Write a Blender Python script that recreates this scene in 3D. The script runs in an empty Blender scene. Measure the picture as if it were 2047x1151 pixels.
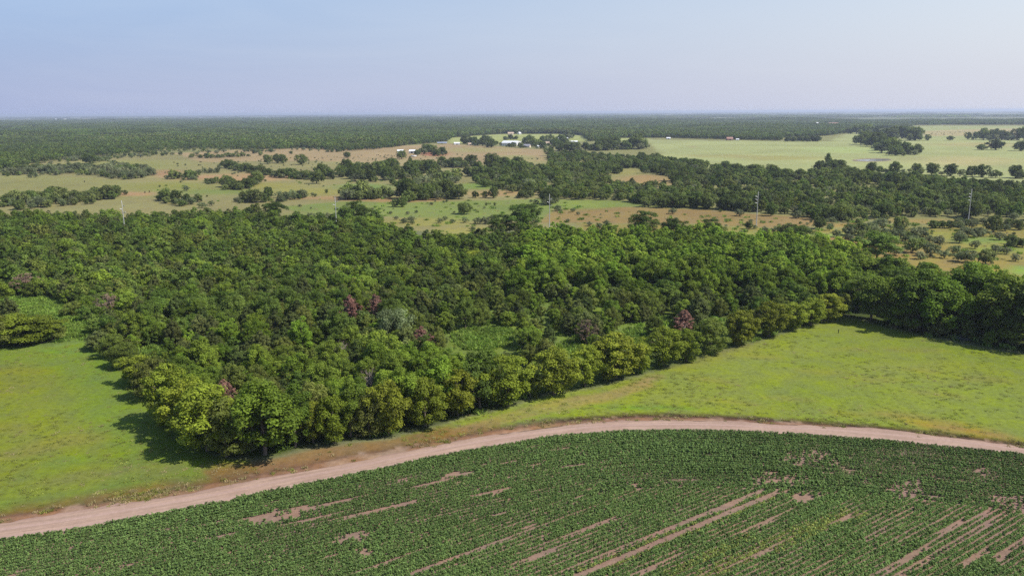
import bpy, math, random
import numpy as np

R = math.radians
scene = bpy.context.scene
COL = scene.collection

# ------------------------------------------------------------------ camera
PW, PH = 2047.0, 1151.0          # size of the photograph
FPX = 1592.0                     # focal length in its pixels
CAM_H = 65.0
PITCH = math.atan((PH / 2 - 224.5) / FPX)
ROLL = R(-0.32)
_F = np.array([0.0, math.cos(PITCH), -math.sin(PITCH)])
_R0 = np.array([1.0, 0.0, 0.0]); _U0 = np.array([0.0, math.sin(PITCH), math.cos(PITCH)])
_RT = _R0 * math.cos(ROLL) + _U0 * math.sin(ROLL)
_UP = -_R0 * math.sin(ROLL) + _U0 * math.cos(ROLL)
cam_d = bpy.data.cameras.new('camera'); cam = bpy.data.objects.new('camera', cam_d); COL.objects.link(cam)
from mathutils import Matrix
M = Matrix.Identity(4)
for i in range(3):
    M[i][0] = _RT[i]; M[i][1] = _UP[i]; M[i][2] = -_F[i]
M[2][3] = CAM_H
cam.matrix_world = M
cam_d.sensor_width = 36.0; cam_d.lens = 36.0 * FPX / PW
cam_d.clip_start = 1.0; cam_d.clip_end = 90000.0
scene.camera = cam

# ------------------------------------------------------------------ light
SUN_EL, SUN_AZ = 50.0, -16.0      # azimuth counted from +X (right of the view) towards +Y
world = bpy.data.worlds.new('World'); scene.world = world; world.use_nodes = True
wn = world.node_tree.nodes; wl = world.node_tree.links
bg = wn['Background']
sky = wn.new('ShaderNodeTexSky'); sky.sky_type = 'NISHITA'; sky.sun_disc = False
sky.sun_elevation = R(SUN_EL); sky.sun_rotation = R(90 - SUN_AZ)
sky.altitude = 100; sky.air_density = 1.0; sky.dust_density = 1.0; sky.ozone_density = 3.0
# summer haze low in the sky: bluish away from the sun, whiter towards it, thinning out with height
SKY_STRENGTH = 0.12
from mathutils import Vector
_sd = Vector((math.cos(R(SUN_EL)) * math.cos(R(SUN_AZ)), math.cos(R(SUN_EL)) * math.sin(R(SUN_AZ)), math.sin(R(SUN_EL))))
tcw = wn.new('ShaderNodeTexCoord'); dotn = wn.new('ShaderNodeVectorMath'); dotn.operation = 'DOT_PRODUCT'; dotn.inputs[1].default_value = _sd
wl.new(tcw.outputs['Generated'], dotn.inputs[0])
ramp = wn.new('ShaderNodeValToRGB'); ramp.color_ramp.elements[0].position = 0.25; ramp.color_ramp.elements[1].position = 0.64
half = wn.new('ShaderNodeMath'); half.operation = 'MULTIPLY_ADD'; half.inputs[1].default_value = .5; half.inputs[2].default_value = .5
wl.new(dotn.outputs['Value'], half.inputs[0]); wl.new(half.outputs[0], ramp.inputs[0])
ramp.color_ramp.elements[0].color = (.205, .315, .610, 1); ramp.color_ramp.elements[1].color = (.74, .75, .79, 1)
gain = wn.new('ShaderNodeVectorMath'); gain.operation = 'SCALE'; gain.inputs['Scale'].default_value = 0.80 / SKY_STRENGTH
wl.new(ramp.outputs[0], gain.inputs[0])
sep = wn.new('ShaderNodeSeparateXYZ'); wl.new(tcw.outputs['Generated'], sep.inputs[0])
low = wn.new('ShaderNodeMapRange'); low.interpolation_type = 'SMOOTHSTEP'; wl.new(sep.outputs[2], low.inputs[0])
low.inputs[1].default_value = -.05; low.inputs[2].default_value = .38; low.inputs[3].default_value = 1.0; low.inputs[4].default_value = 0.0
hz = wn.new('ShaderNodeMapRange'); hz.interpolation_type = 'SMOOTHSTEP'; wl.new(sep.outputs[2], hz.inputs[0])
hz.inputs[1].default_value = 0.0; hz.inputs[2].default_value = .13; hz.inputs[3].default_value = 0.42; hz.inputs[4].default_value = 0.0
pale = wn.new('ShaderNodeMix'); pale.data_type = 'RGBA'; wl.new(hz.outputs[0], pale.inputs[0]); wl.new(gain.outputs[0], pale.inputs[6])
pale.inputs[7].default_value = tuple(c * .80 / SKY_STRENGTH for c in (.56, .57, .72)) + (1,)
cmap = wn.new('ShaderNodeMapping'); cmap.inputs['Scale'].default_value = (1.2, 1.2, 9.0); cmap.inputs['Rotation'].default_value = (.06, .10, 0); wl.new(tcw.outputs['Generated'], cmap.inputs[0])
cno = wn.new('ShaderNodeTexNoise'); cno.inputs['Scale'].default_value = 2.2; cno.inputs['Detail'].default_value = 6; cno.inputs['Roughness'].default_value = .6; cno.inputs['Distortion'].default_value = .6; wl.new(cmap.outputs[0], cno.inputs['Vector'])
cmr = wn.new('ShaderNodeMapRange'); wl.new(cno.outputs[0], cmr.inputs[0]); cmr.inputs[1].default_value = .42; cmr.inputs[2].default_value = .72; cmr.inputs[3].default_value = 0; cmr.inputs[4].default_value = .14
cir = wn.new('ShaderNodeMix'); cir.data_type = 'RGBA'; wl.new(cmr.outputs[0], cir.inputs[0]); wl.new(pale.outputs[2], cir.inputs[6]); cir.inputs[7].default_value = tuple(c * .80 / SKY_STRENGTH for c in (.70, .72, .80)) + (1,)
tint = wn.new('ShaderNodeMix'); tint.data_type = 'RGBA'
wl.new(low.outputs[0], tint.inputs[0]); wl.new(sky.outputs[0], tint.inputs[6]); wl.new(cir.outputs[2], tint.inputs[7]); wl.new(tint.outputs[2], bg.inputs[0])
bg.inputs[1].default_value = SKY_STRENGTH
sun_d = bpy.data.lights.new('sun', 'SUN'); sun_d.energy = 5.0; sun_d.angle = R(0.53); sun_d.color = (1.0, 0.95, 0.86)
sun = bpy.data.objects.new('sun', sun_d); COL.objects.link(sun)
sun.rotation_euler = (-_sd).to_track_quat('-Z', 'Y').to_euler()
vs = scene.view_settings
vs.view_transform = 'Standard'; vs.look = 'None'; vs.gamma = 1.0; vs.use_curve_mapping = False; vs.exposure = 0.42
scene.cycles.sample_clamp_direct = 6.0; scene.cycles.sample_clamp_indirect = 3.0; scene.cycles.max_bounces = 5; scene.cycles.diffuse_bounces = 2; scene.cycles.glossy_bounces = 1
scene.cycles.transmission_bounces = 2; scene.cycles.volume_bounces = 0; scene.cycles.transparent_max_bounces = 6
scene.cycles.use_denoising = False
scene.cycles.use_adaptive_sampling = True; scene.cycles.adaptive_threshold = 0.015

# ------------------------------------------------------------------ helpers
rng = np.random.default_rng(7)

def at(px, py, z=0.0):
    """the place on the ground (or at height z) that the photograph shows at this pixel"""
    d = _F * FPX + _RT * (px - PW / 2) + _UP * (PH / 2 - py)
    t = (z - CAM_H) / min(d[2], -1e-4)
    return np.array([d[0] * t, d[1] * t, z])

def atv(pts):
    return np.array([at(x, y)[:2] for x, y in pts])

def project(P):
    P = np.asarray(P, float).reshape(-1, 3); q = P - np.array([0, 0, CAM_H])
    w = np.maximum(q @ _F, 1e-3)
    return np.stack([PW / 2 + FPX * (q @ _RT) / w, PH / 2 - FPX * (q @ _UP) / w], 1)

def px_per_m(x, y):
    return FPX / math.sqrt(x * x + y * y + CAM_H * CAM_H)

def srgb(r, g, b, k=1.0):
    f = lambda c: ((c / 255) / 12.92 if c / 255 <= 0.04045 else ((c / 255 + 0.055) / 1.055) ** 2.4)
    return (f(r) * k, f(g) * k, f(b) * k, 1.0)

def inside(P, poly):
    x, y = P[:, 0], P[:, 1]; res = np.zeros(len(P), bool); n = len(poly)
    for i in range(n):
        x0, y0 = poly[i]; x1, y1 = poly[(i + 1) % n]
        if y0 == y1: continue
        c = ((y0 > y) != (y1 > y)) & (x < (x1 - x0) * (y - y0) / (y1 - y0) + x0)
        res ^= c
    return res

def dist_line(P, line, closed=False):
    d = np.full(len(P), 1e9); n = len(line)
    for i in range(n if closed else n - 1):
        a = np.asarray(line[i], float); b = np.asarray(line[(i + 1) % n], float); ab = b - a
        t = np.clip(((P - a) @ ab) / max(ab @ ab, 1e-9), 0, 1)
        q = a + t[:, None] * ab
        d = np.minimum(d, np.hypot(P[:, 0] - q[:, 0], P[:, 1] - q[:, 1]))
    return d

def sdist(P, poly):
    """positive inside"""
    d = dist_line(P, poly, True); return np.where(inside(P, poly), d, -d)

_LAT = np.random.default_rng(3).random((256, 256)) * 2 - 1
def wob(P, s, seed=0.0):
    """lattice noise in about -1..1, s = wave length in metres"""
    out = 0; amp = 1.0; tot = 0
    for o in range(3):
        x = P[:, 0] / s * 2 ** o * 1.3 + seed * 17.3 + o * 31.7; y = P[:, 1] / s * 2 ** o * 1.3 + seed * 9.1 + o * 11.9
        xr = x * .83 - y * .56; yr = x * .56 + y * .83
        i = np.floor(xr).astype(int); j = np.floor(yr).astype(int); fx = xr - i; fy = yr - j
        fx = fx * fx * (3 - 2 * fx); fy = fy * fy * (3 - 2 * fy)
        g = lambda a, b: _LAT[(i + a) % 256, (j + b) % 256]
        out = out + amp * ((g(0, 0) * (1 - fx) + g(1, 0) * fx) * (1 - fy) + (g(0, 1) * (1 - fx) + g(1, 1) * fx) * fy); tot += amp; amp *= .5
    return out / tot * 1.7

def smooth(t): t = np.clip(t, 0, 1); return t * t * (3 - 2 * t)

def mesh(name, v, f, mats=(), attrs=None, mat_index=None, smooth_shade=False):
    """numpy verts and equal-sized faces (or a list of such arrays) -> mesh"""
    me = bpy.data.meshes.new(name)
    fl = f if isinstance(f, list) else [f]
    fl = [np.asarray(a, np.int32) for a in fl if len(a)]
    v = np.asarray(v, np.float32)
    nl = sum(a.size for a in fl); nf = sum(len(a) for a in fl)
    me.vertices.add(len(v)); me.vertices.foreach_set('co', v.ravel())
    me.loops.add(nl); me.loops.foreach_set('vertex_index', np.concatenate([a.ravel() for a in fl]))
    tot = np.concatenate([np.full(len(a), a.shape[1], np.int32) for a in fl])
    me.polygons.add(nf); me.polygons.foreach_set('loop_start', np.concatenate([[0], np.cumsum(tot)[:-1]]).astype(np.int32))
    me.polygons.foreach_set('loop_total', tot)
    for m in mats: me.materials.append(m)
    if mat_index is not None: me.polygons.foreach_set('material_index', np.asarray(mat_index, np.int32))
    if smooth_shade: me.polygons.foreach_set('use_smooth', np.ones(nf, bool))
    if attrs:
        for k, (dom, typ, arr) in attrs.items():
            a = me.attributes.new(k, typ, dom)
            key = {'FLOAT': 'value', 'INT': 'value', 'FLOAT_COLOR': 'color', 'FLOAT_VECTOR': 'vector'}[typ]
            a.data.foreach_set(key, np.ascontiguousarray(arr).ravel())
    me.update(calc_edges=True)
    return me

def obj(name, data, parent=None, loc=None):
    o = bpy.data.objects.new(name, data); COL.objects.link(o)
    if parent is not None: o.parent = parent
    if loc is not None: o.location = loc
    return o

def tag(o, label=None, cat=None, group=None, kind=None):
    if label: o['label'] = label
    if cat: o['category'] = cat
    if group: o['group'] = group
    if kind: o['kind'] = kind
    return o

def empty(name, loc, rz=0.0, scale=(1, 1, 1)):
    o = bpy.data.objects.new(name, None); COL.objects.link(o)
    o.empty_display_size = 0.5
    o.location = loc; o.rotation_euler = (0, 0, rz); o.scale = scale
    return o

# ------------------------------------------------------------------ materials
def new_mat(name):
    m = bpy.data.materials.new(name); m.use_nodes = True
    nt = m.node_tree; nt.nodes.clear()
    out = nt.nodes.new('ShaderNodeOutputMaterial')
    return m, nt, out

def N(nt, typ, **kw):
    n = nt.nodes.new('ShaderNode' + typ)
    for k, v in kw.items(): setattr(n, k, v)
    return n

def mixc(nt, a, b, fac, blend='MIX'):
    n = N(nt, 'Mix', data_type='RGBA', blend_type=blend)
    for s, val in ((6, a), (7, b), (0, fac)):
        if hasattr(val, 'type') and hasattr(val, 'node'): nt.links.new(val, n.inputs[s])
        else: n.inputs[s].default_value = val
    return n.outputs[2]

def maprange(nt, v, a, b, c=0.0, d=1.0):
    n = N(nt, 'MapRange'); nt.links.new(v, n.inputs[0])
    for i, k in enumerate((a, b, c, d)): n.inputs[i + 1].default_value = k
    return n.outputs[0]

def noise(nt, co, scale, detail=4, rough=0.6, dist=0.0):
    n = N(nt, 'TexNoise'); n.inputs['Scale'].default_value = scale; n.inputs['Detail'].default_value = detail
    n.inputs['Roughness'].default_value = rough; n.inputs['Distortion'].default_value = dist
    nt.links.new(co, n.inputs['Vector']); return n.outputs[0]

def leaf_mat(name, a, b, transl=0.34, var=0.5):
    """foliage: hue differs from plant to plant, from spray to spray and from leaf to leaf"""
    m, nt, out = new_mat(name)
    oi = N(nt, 'ObjectInfo'); at_ = N(nt, 'Attribute', attribute_name='cv')
    c = mixc(nt, a, b, oi.outputs['Random'])
    br = maprange(nt, at_.outputs['Fac'], 0, 1, 1 - var, 1 + var)
    c2 = mixc(nt, c, br, 1.0, 'MULTIPLY')
    # stands of one age or soil share a tone
    c2 = mixc(nt, c2, maprange(nt, noise(nt, oi.outputs['Location'], .009, 4, .62), .32, .68, .80, 1.34), 1.0, 'MULTIPLY')
    hs = N(nt, 'HueSaturation')
    mt = N(nt, 'Math', operation='FRACT'); ml = N(nt, 'Math', operation='MULTIPLY'); ml.inputs[1].default_value = 17.31
    nt.links.new(oi.outputs['Random'], ml.inputs[0]); nt.links.new(ml.outputs[0], mt.inputs[0])
    nt.links.new(maprange(nt, mt.outputs[0], 0, 1, 0.76, 1.46), hs.inputs['Value'])
    nt.links.new(c2, hs.inputs['Color'])
    p = N(nt, 'BsdfPrincipled'); p.inputs['Roughness'].default_value = 0.7; p.inputs['Specular IOR Level'].default_value = 0.12
    nt.links.new(hs.outputs[0], p.inputs['Base Color'])
    t = N(nt, 'BsdfTranslucent')
    tc = mixc(nt, hs.outputs[0], (1.0, 1.1, 0.5, 1), 1.0, 'MULTIPLY'); nt.links.new(tc, t.inputs[0])
    mx = N(nt, 'MixShader'); mx.inputs[0].default_value = transl
    nt.links.new(p.outputs[0], mx.inputs[1]); nt.links.new(t.outputs[0], mx.inputs[2]); nt.links.new(mx.outputs[0], out.inputs[0])
    return m

def plain_mat(name, col, rough=0.8, var=0.25, scale=2.0, metal=0.0):
    m, nt, out = new_mat(name)
    tc = N(nt, 'TexCoord')
    n = noise(nt, tc.outputs['Object'], scale, 5)
    c = mixc(nt, tuple(x * (1 - var) for x in col[:3]) + (1,), tuple(min(1, x * (1 + var)) for x in col[:3]) + (1,), n)
    p = N(nt, 'BsdfPrincipled'); p.inputs['Roughness'].default_value = rough; p.inputs['Metallic'].default_value = metal
    p.inputs['Specular IOR Level'].default_value = 0.3
    nt.links.new(c, p.inputs['Base Color']); nt.links.new(p.outputs[0], out.inputs[0])
    return m

def L3(r, g, b): return (r, g, b, 1.0)
LEAF = {
    'mid':    leaf_mat('leaf_mid_green', L3(.094, .148, .018), L3(.138, .180, .024)),
    'bright': leaf_mat('leaf_bright_green', L3(.110, .180, .018), L3(.160, .212, .024)),
    'deep':   leaf_mat('leaf_deep_green', L3(.074, .120, .020), L3(.110, .150, .028)),
    'yellow': leaf_mat('leaf_yellow_green', L3(.138, .180, .018), L3(.190, .208, .022)),
    'olive':  leaf_mat('leaf_olive', L3(.100, .132, .022), L3(.130, .144, .032)),
    'cedar':  leaf_mat('leaf_cedar', L3(.054, .080, .018), L3(.086, .098, .028), 0.14),
    'grey':   leaf_mat('leaf_grey_green', L3(.112, .142, .062), L3(.156, .166, .090)),
    'oak':    leaf_mat('leaf_oak', L3(.066, .098, .022), L3(.108, .134, .034)),
    'scrub':  leaf_mat('leaf_scrub', L3(.084, .120, .028), L3(.142, .162, .050)),
    'red':    leaf_mat('leaf_dead_red', L3(.150, .074, .056), L3(.180, .098, .074), 0.15),
    'rust':   leaf_mat('leaf_dead_rust', L3(.150, .096, .066), L3(.180, .134, .096), 0.15),
    'crop':   leaf_mat('leaf_crop', L3(.088, .146, .040), L3(.124, .182, .052), 0.25, 0.45),
    'cropy':  leaf_mat('leaf_crop_pale', L3(.150, .196, .046), L3(.190, .210, .054), 0.25, 0.45),
    'grass':  leaf_mat('grass_green', L3(.160, .184, .034), L3(.205, .212, .052), 0.35, .25),
    'straw':  leaf_mat('grass_straw', L3(.250, .210, .100), L3(.300, .236, .130), 0.35, .25),
    'weed':   leaf_mat('weed_green', L3(.120, .200, .030), L3(.160, .220, .040), 0.35),
}
BARK = plain_mat('bark_grey', L3(.12, .095, .075), .9, .4, 3)
BARK_PALE = plain_mat('bark_pale', L3(.33, .27, .24), .9, .3, 3)
BARK_DEAD = plain_mat('bark_dead', L3(.30, .20, .19), .9, .3, 3)

# ------------------------------------------------------------------ the lie of the land (corner points read off the photograph)
ROAD_NEAR = [(-420, 1142), (-200, 1109), (0, 1079), (150, 1057), (350, 1021), (500, 991), (700, 950), (860, 916), (1000, 890), (1100, 874), (1200, 865), (1300, 861),
             (1400, 861), (1500, 864), (1600, 868), (1700, 875), (1800, 883), (1900, 893), (2047, 908), (2250, 933), (2450, 962)]
ROAD_FAR = [(-420, 1098), (-200, 1072), (0, 1046), (100, 1032), (250, 1008), (400, 983), (550, 953), (700, 925), (850, 895), (950, 875), (1050, 860), (1150, 848),
            (1250, 842), (1350, 840), (1450, 842), (1550, 847), (1650, 851), (1750, 858), (1850, 868), (1950, 880), (2047, 892), (2250, 917), (2450, 945)]
DITCH = [(-420, 1078), (-200, 1055), (0, 1028), (180, 1003), (340, 975), (520, 945), (700, 907), (800, 892), (900, 873), (980, 858), (1060, 846), (1130, 839), (1230, 832), (1300, 829),
         (1400, 831), (1500, 836), (1600, 842), (1700, 849), (1800, 858), (1900, 869), (2047, 888), (2250, 913), (2450, 940)]
WOOD = [(-420, 452), (-200, 448), (0, 444), (240, 446), (420, 442), (520, 440), (600, 452), (690, 446), (760, 462), (870, 490), (980, 486), (1060, 478), (1250, 486), (1400, 492), (1500, 500),
        (1600, 506), (1690, 526), (1800, 556), (1900, 580), (2047, 606), (2350, 640), (2500, 800), (2250, 745), (2047, 702), (1960, 690), (1850, 672), (1770, 654), (1715, 637), (1690, 630),
        (1655, 640), (1583, 656), (1500, 684), (1400, 712), (1330, 733), (1240, 760), (1150, 780), (1060, 800), (960, 826), (860, 852), (776, 868), (640, 885), (560, 905), (500, 915),
        (440, 908), (390, 880), (340, 838), (300, 792), (262, 740), (215, 700), (160, 682), (90, 688), (0, 694), (-200, 712), (-420, 735)]
MEADOW_L = [(-420, 735), (-200, 714), (0, 700), (90, 694), (160, 686), (215, 704), (258, 744), (296, 796), (336, 842), (386, 884), (436, 914), (500, 922), (520, 945)] + DITCH[4::-1]
MEADOW_R = DITCH[7:] + [(2500, 805), (2250, 750), (2047, 706), (1960, 694), (1850, 676), (1770, 658), (1715, 641), (1690, 634),
            (1655, 644), (1583, 660), (1500, 688), (1400, 716), (1330, 737), (1240, 764), (1150, 784), (1060, 804), (960, 830), (860, 856), (800, 870)]
CLEARINGS = [[(-90, 602), (20, 594), (85, 596), (170, 620), (175, 642), (100, 640), (50, 634), (-90, 644)],
             [(104, 652), (150, 645), (192, 652), (190, 672), (130, 676)],
             [(898, 676), (930, 660), (985, 655), (1030, 660), (1024, 690), (985, 700), (925, 698)],
             [(1238, 668), (1262, 655), (1298, 656), (1304, 690), (1280, 706), (1246, 700)],
             [(960, 640), (1000, 636), (1005, 646), (965, 650)], [(1310, 640), (1340, 634), (1345, 650), (1318, 655)],
             [(1130, 680), (1160, 672), (1165, 694), (1135, 700)], [(285, 700), (318, 690), (326, 716), (292, 724)],
             [(600, 676), (640, 668), (648, 684), (610, 690)]]
CLEAR_PX = [np.array(c, float) for c in CLEARINGS]
WOOD_W = atv(WOOD); ML_W = atv(MEADOW_L); MR_W = atv(MEADOW_R); CLEAR_W = [atv(c) for c in CLEARINGS]

def resample(line, step):
    line = np.asarray(line, float)
    # Catmull-Rom through the points, then even steps
    P = np.vstack([2 * line[0] - line[1], line, 2 * line[-1] - line[-2]]); out = []
    for i in range(1, len(P) - 2):
        t = np.linspace(0, 1, 24, endpoint=False)[:, None]
        p0, p1, p2, p3 = P[i - 1], P[i], P[i + 1], P[i + 2]
        out.append(.5 * ((2 * p1) + (-p0 + p2) * t + (2 * p0 - 5 * p1 + 4 * p2 - p3) * t ** 2 + (-p0 + 3 * p1 - 3 * p2 + p3) * t ** 3))
    q = np.vstack(out + [line[-1:]])
    s = np.concatenate([[0], np.cumsum(np.hypot(*np.diff(q, axis=0).T))])
    n = max(2, int(s[-1] / step)); u = np.linspace(0, s[-1], n)
    return np.stack([np.interp(u, s, q[:, 0]), np.interp(u, s, q[:, 1])], 1)

RN_W = resample(atv(ROAD_NEAR), 0.5); RF_W = resample(atv(ROAD_FAR), 0.5); DI_W = resample(atv(DITCH), 1.0)

# ------------------------------------------------------------------ ground: one sheet to the horizon, coloured by what grows there
az = np.concatenate([np.linspace(-180, -48, 22, endpoint=False), np.linspace(-48, -38, 20, endpoint=False), np.linspace(-38, 38, 520, endpoint=False),
                     np.linspace(38, 48, 20, endpoint=False), np.linspace(48, 180, 22, endpoint=False)])
rad = np.concatenate([[1, 30, 60, 75], 85 * 1.0075 ** np.arange(0, 330), 85 * 1.0075 ** 330 * 1.02 ** np.arange(1, 70), 4000 * np.geomspace(1.05, 15, 24)])
A, RR = np.meshgrid(np.radians(az), rad)
GX, GY = RR * np.sin(A), RR * np.cos(A)
na, nr = len(az), len(rad)
GP = np.stack([GX.ravel(), GY.ravel()], 1)
GD = np.hypot(GP[:, 0], GP[:, 1])
GPW = GP + np.stack([wob(GP, 37, 1.0) * GD * .004 + wob(GP, 9, 2.0) * np.minimum(GD * .003, 1), wob(GP, 41, 3.0) * GD * .008 + wob(GP, 11, 4.) * np.minimum(GD * .004, 1.2)], 1)
K = 0.60
col = np.tile(np.array(srgb(126, 128, 92, K)[:3]), (len(GP), 1))
SAND = srgb(186, 158, 146, K)

def paint(pts, c, soft=2.0, amount=1.0, world_pts=None, far=0.0, warp=True, k=K):
    poly = atv(pts) if world_pts is None else world_pts
    mn = poly.min(0) - 40; mx = poly.max(0) + 40
    Q = GPW if warp else GP
    sel = np.where((Q[:, 0] > mn[0]) & (Q[:, 0] < mx[0]) & (Q[:, 1] > mn[1]) & (Q[:, 1] < mx[1]))[0]
    if not len(sel): return
    s = sdist(Q[sel], poly)
    w = smooth(.5 + s / (soft + far * GD[sel])) * amount
    cc = np.array(srgb(*c, k)[:3])
    col[sel] = col[sel] * (1 - w[:, None]) + cc * w[:, None]

def blob(cx, cy, rx, ry, c, amount=1.0, far=0.0, ang=0.0, soft=0.7):
    """an oval patch"""
    t = np.linspace(0, 2 * math.pi, 20, endpoint=False); ca, sa = math.cos(R(ang)), math.sin(R(ang))
    pts = [(cx + rx * math.cos(a) * ca - ry * math.sin(a) * sa, cy + rx * math.cos(a) * sa + ry * math.sin(a) * ca) for a in t]
    W = atv(pts); size = min(np.ptp(W[:, 0]), np.ptp(W[:, 1]))
    paint(None, c, soft * size, amount, world_pts=W)

FARX = 2600
# far country
paint([(-2500, 460), (-2500, 250), (4600, 236), (4600, 460)], (150, 145, 96), 5)
# open pasture beyond the wood
paint([(-600, 470), (-600, 345), (120, 318), (480, 302), (700, 302), (900, 286), (1120, 300), (1100, 330), (1100, 460)], (156, 146, 100), 6)
paint([(340, 306), (560, 297), (780, 292), (900, 288), (1090, 300), (1090, 322), (880, 330), (640, 322), (400, 324)], (178, 152, 116), 12)
paint([(-200, 352), (100, 350), (260, 362), (330, 380), (300, 398), (0, 392), (-200, 380)], (152, 146, 94), 10)
blob(330, 347, 26, 7, (186, 142, 108)); blob(470, 355, 110, 7, (184, 146, 110)); blob(560, 350, 80, 6, (180, 146, 108))
blob(260, 388, 50, 5, (186, 148, 110)); blob(430, 383, 100, 7, (138, 146, 82)); blob(260, 330, 100, 9, (152, 150, 88)); blob(540, 372, 60, 6, (160, 152, 84))
blob(620, 384, 90, 8, (160, 152, 84)); blob(680, 396, 90, 4, (178, 144, 104)); blob(350, 372, 80, 8, (152, 150, 80))
blob(870, 307, 26, 6, (176, 112, 86)); blob(800, 325, 60, 7, (176, 158, 116)); blob(950, 300, 60, 5, (172, 158, 108)); blob(1030, 318, 45, 8, (164, 156, 104))
paint([(560, 412), (700, 402), (900, 402), (1090, 398), (1270, 402), (1290, 412), (1180, 416), (1080, 440), (900, 440), (760, 430), (600, 424)], (136, 146, 80), 6)
blob(730, 374, 60, 6, (130, 146, 80)); blob(960, 372, 50, 7, (138, 156, 78)); blob(990, 386, 70, 6, (182, 150, 106)); blob(790, 399, 100, 4, (178, 144, 102))
blob(1290, 361, 60, 12, (172, 140, 98)); blob(1250, 344, 40, 6, (160, 150, 92)); blob(1060, 340, 20, 6, (176, 142, 104))
blob(850, 443, 90, 8, (160, 150, 86)); blob(930, 462, 70, 8, (160, 152, 86)); blob(640, 432, 60, 8, (138, 146, 80))
paint([(1110, 416), (1250, 414), (1420, 420), (1560, 432), (1660, 442), (1600, 456), (1400, 448), (1150, 444), (1080, 446)], (160, 134, 88), 5)
blob(1150, 410, 70, 8, (142, 154, 78)); blob(1350, 412, 60, 5, (146, 152, 80))
paint([(1150, 446), (1400, 450), (1620, 458), (1760, 456), (2047, 444), (2400, 450), (2400, 640), (2047, 600), (1800, 560), (1690, 520), (1500, 495), (1200, 480)], (154, 140, 76), 5)
blob(1570, 440, 70, 8, (160, 134, 90)); blob(1660, 482, 45, 9, (162, 130, 84)); blob(1500, 470, 60, 9, (150, 150, 80)); blob(1650, 468, 70, 4, (146, 158, 86))
blob(1790, 505, 60, 10, (158, 134, 82)); blob(1930, 525, 60, 10, (156, 136, 78)); blob(1960, 480, 70, 9, (130, 146, 74)); blob(1850, 442, 90, 5, (170, 146, 92))
blob(2000, 500, 60, 8, (140, 150, 68)); blob(2035, 540, 24, 8, (138, 166, 70)); blob(1880, 470, 40, 6, (150, 146, 74)); blob(1740, 495, 40, 8, (150, 130, 72)); blob(1700, 450, 60, 4, (168, 140, 86))
# far pale fields on the other side of the scrub
paint([(1290, 280), (1560, 282), (1660, 283), (1700, 262), (1800, 252), (2047, 252), (2600, 256), (2600, 380), (2047, 372), (1700, 352), (1480, 345), (1340, 325)], (176, 177, 122), 16)
paint([(1840, 262), (2047, 256), (2400, 258), (2400, 272), (2047, 272), (1840, 272)], (190, 172, 128), 20)
blob(1930, 322, 100, 9, (192, 178, 128)); blob(1950, 289, 90, 4, (186, 174, 122)); blob(1560, 316, 90, 4, (176, 168, 108)); blob(1450, 312, 80, 3, (170, 162, 108)); blob(1700, 300, 80, 6, (178, 186, 122))
paint([(895, 276), (1000, 268), (1120, 268), (1250, 272), (1300, 277), (1280, 283), (1120, 283), (1000, 286), (900, 286)], (176, 178, 112), 14)
for cx, cy, rx, ry in ((18, 258, 18, 1.6), (62, 258, 14, 1.6), (285, 281.5, 11, 1.2), (120, 275, 6, 1.0), (1230, 242.5, 18, 0.8), (1265, 243, 6, .8), (1580, 267, 14, 1.5), (5, 245, 6, .8)):
    blob(cx, cy, rx, ry, (196, 188, 140))
blob(200, 238.6, 22, .7, (190, 130, 110)); blob(1500, 246, 60, .8, (176, 172, 130))
# clearings in the far forest
fields = [(18, 258, 20, 2.0), (62, 258, 15, 2.0), (285, 281.5, 12, 1.6), (120, 275, 7, 1.3), (1230, 242.5, 18, 1), (1580, 267, 15, 1.8)]
_rf = np.random.default_rng(5)
for _ in range(34):
    r_ = 1500 + 5200 * _rf.random() ** 1.1; a_ = math.radians(_rf.uniform(-34, 16)); qq = project([[r_ * math.sin(a_), r_ * math.cos(a_), 0]])[0]
    if qq[1] > 296 or (840 < qq[0] < 1330 and qq[1] > 255): continue
    fields.append((qq[0], qq[1], 5 + 16 * _rf.random(), .5 + 1.1 * (qq[1] - 236) / 40))
FIELD_SPOTS = fields
for cx, cy, rx, ry in fields[6:]: blob(cx, cy, rx, ry, (178, 168, 122))
# the wood's floor
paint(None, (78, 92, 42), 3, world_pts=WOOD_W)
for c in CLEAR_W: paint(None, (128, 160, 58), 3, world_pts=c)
blob(160, 660, 60, 8, (120, 150, 60), .8)
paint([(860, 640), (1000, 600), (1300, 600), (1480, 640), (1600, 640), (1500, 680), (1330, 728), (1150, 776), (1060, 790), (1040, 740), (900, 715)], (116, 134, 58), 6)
paint([(-420, 728), (-200, 706), (0, 690), (90, 684), (160, 678), (222, 698), (262, 738), (300, 790), (345, 840), (395, 884), (445, 912), (510, 922), (500, 930), (380, 890), (290, 800), (200, 708), (90, 700), (-420, 748)], (112, 132, 58), 2)
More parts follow.
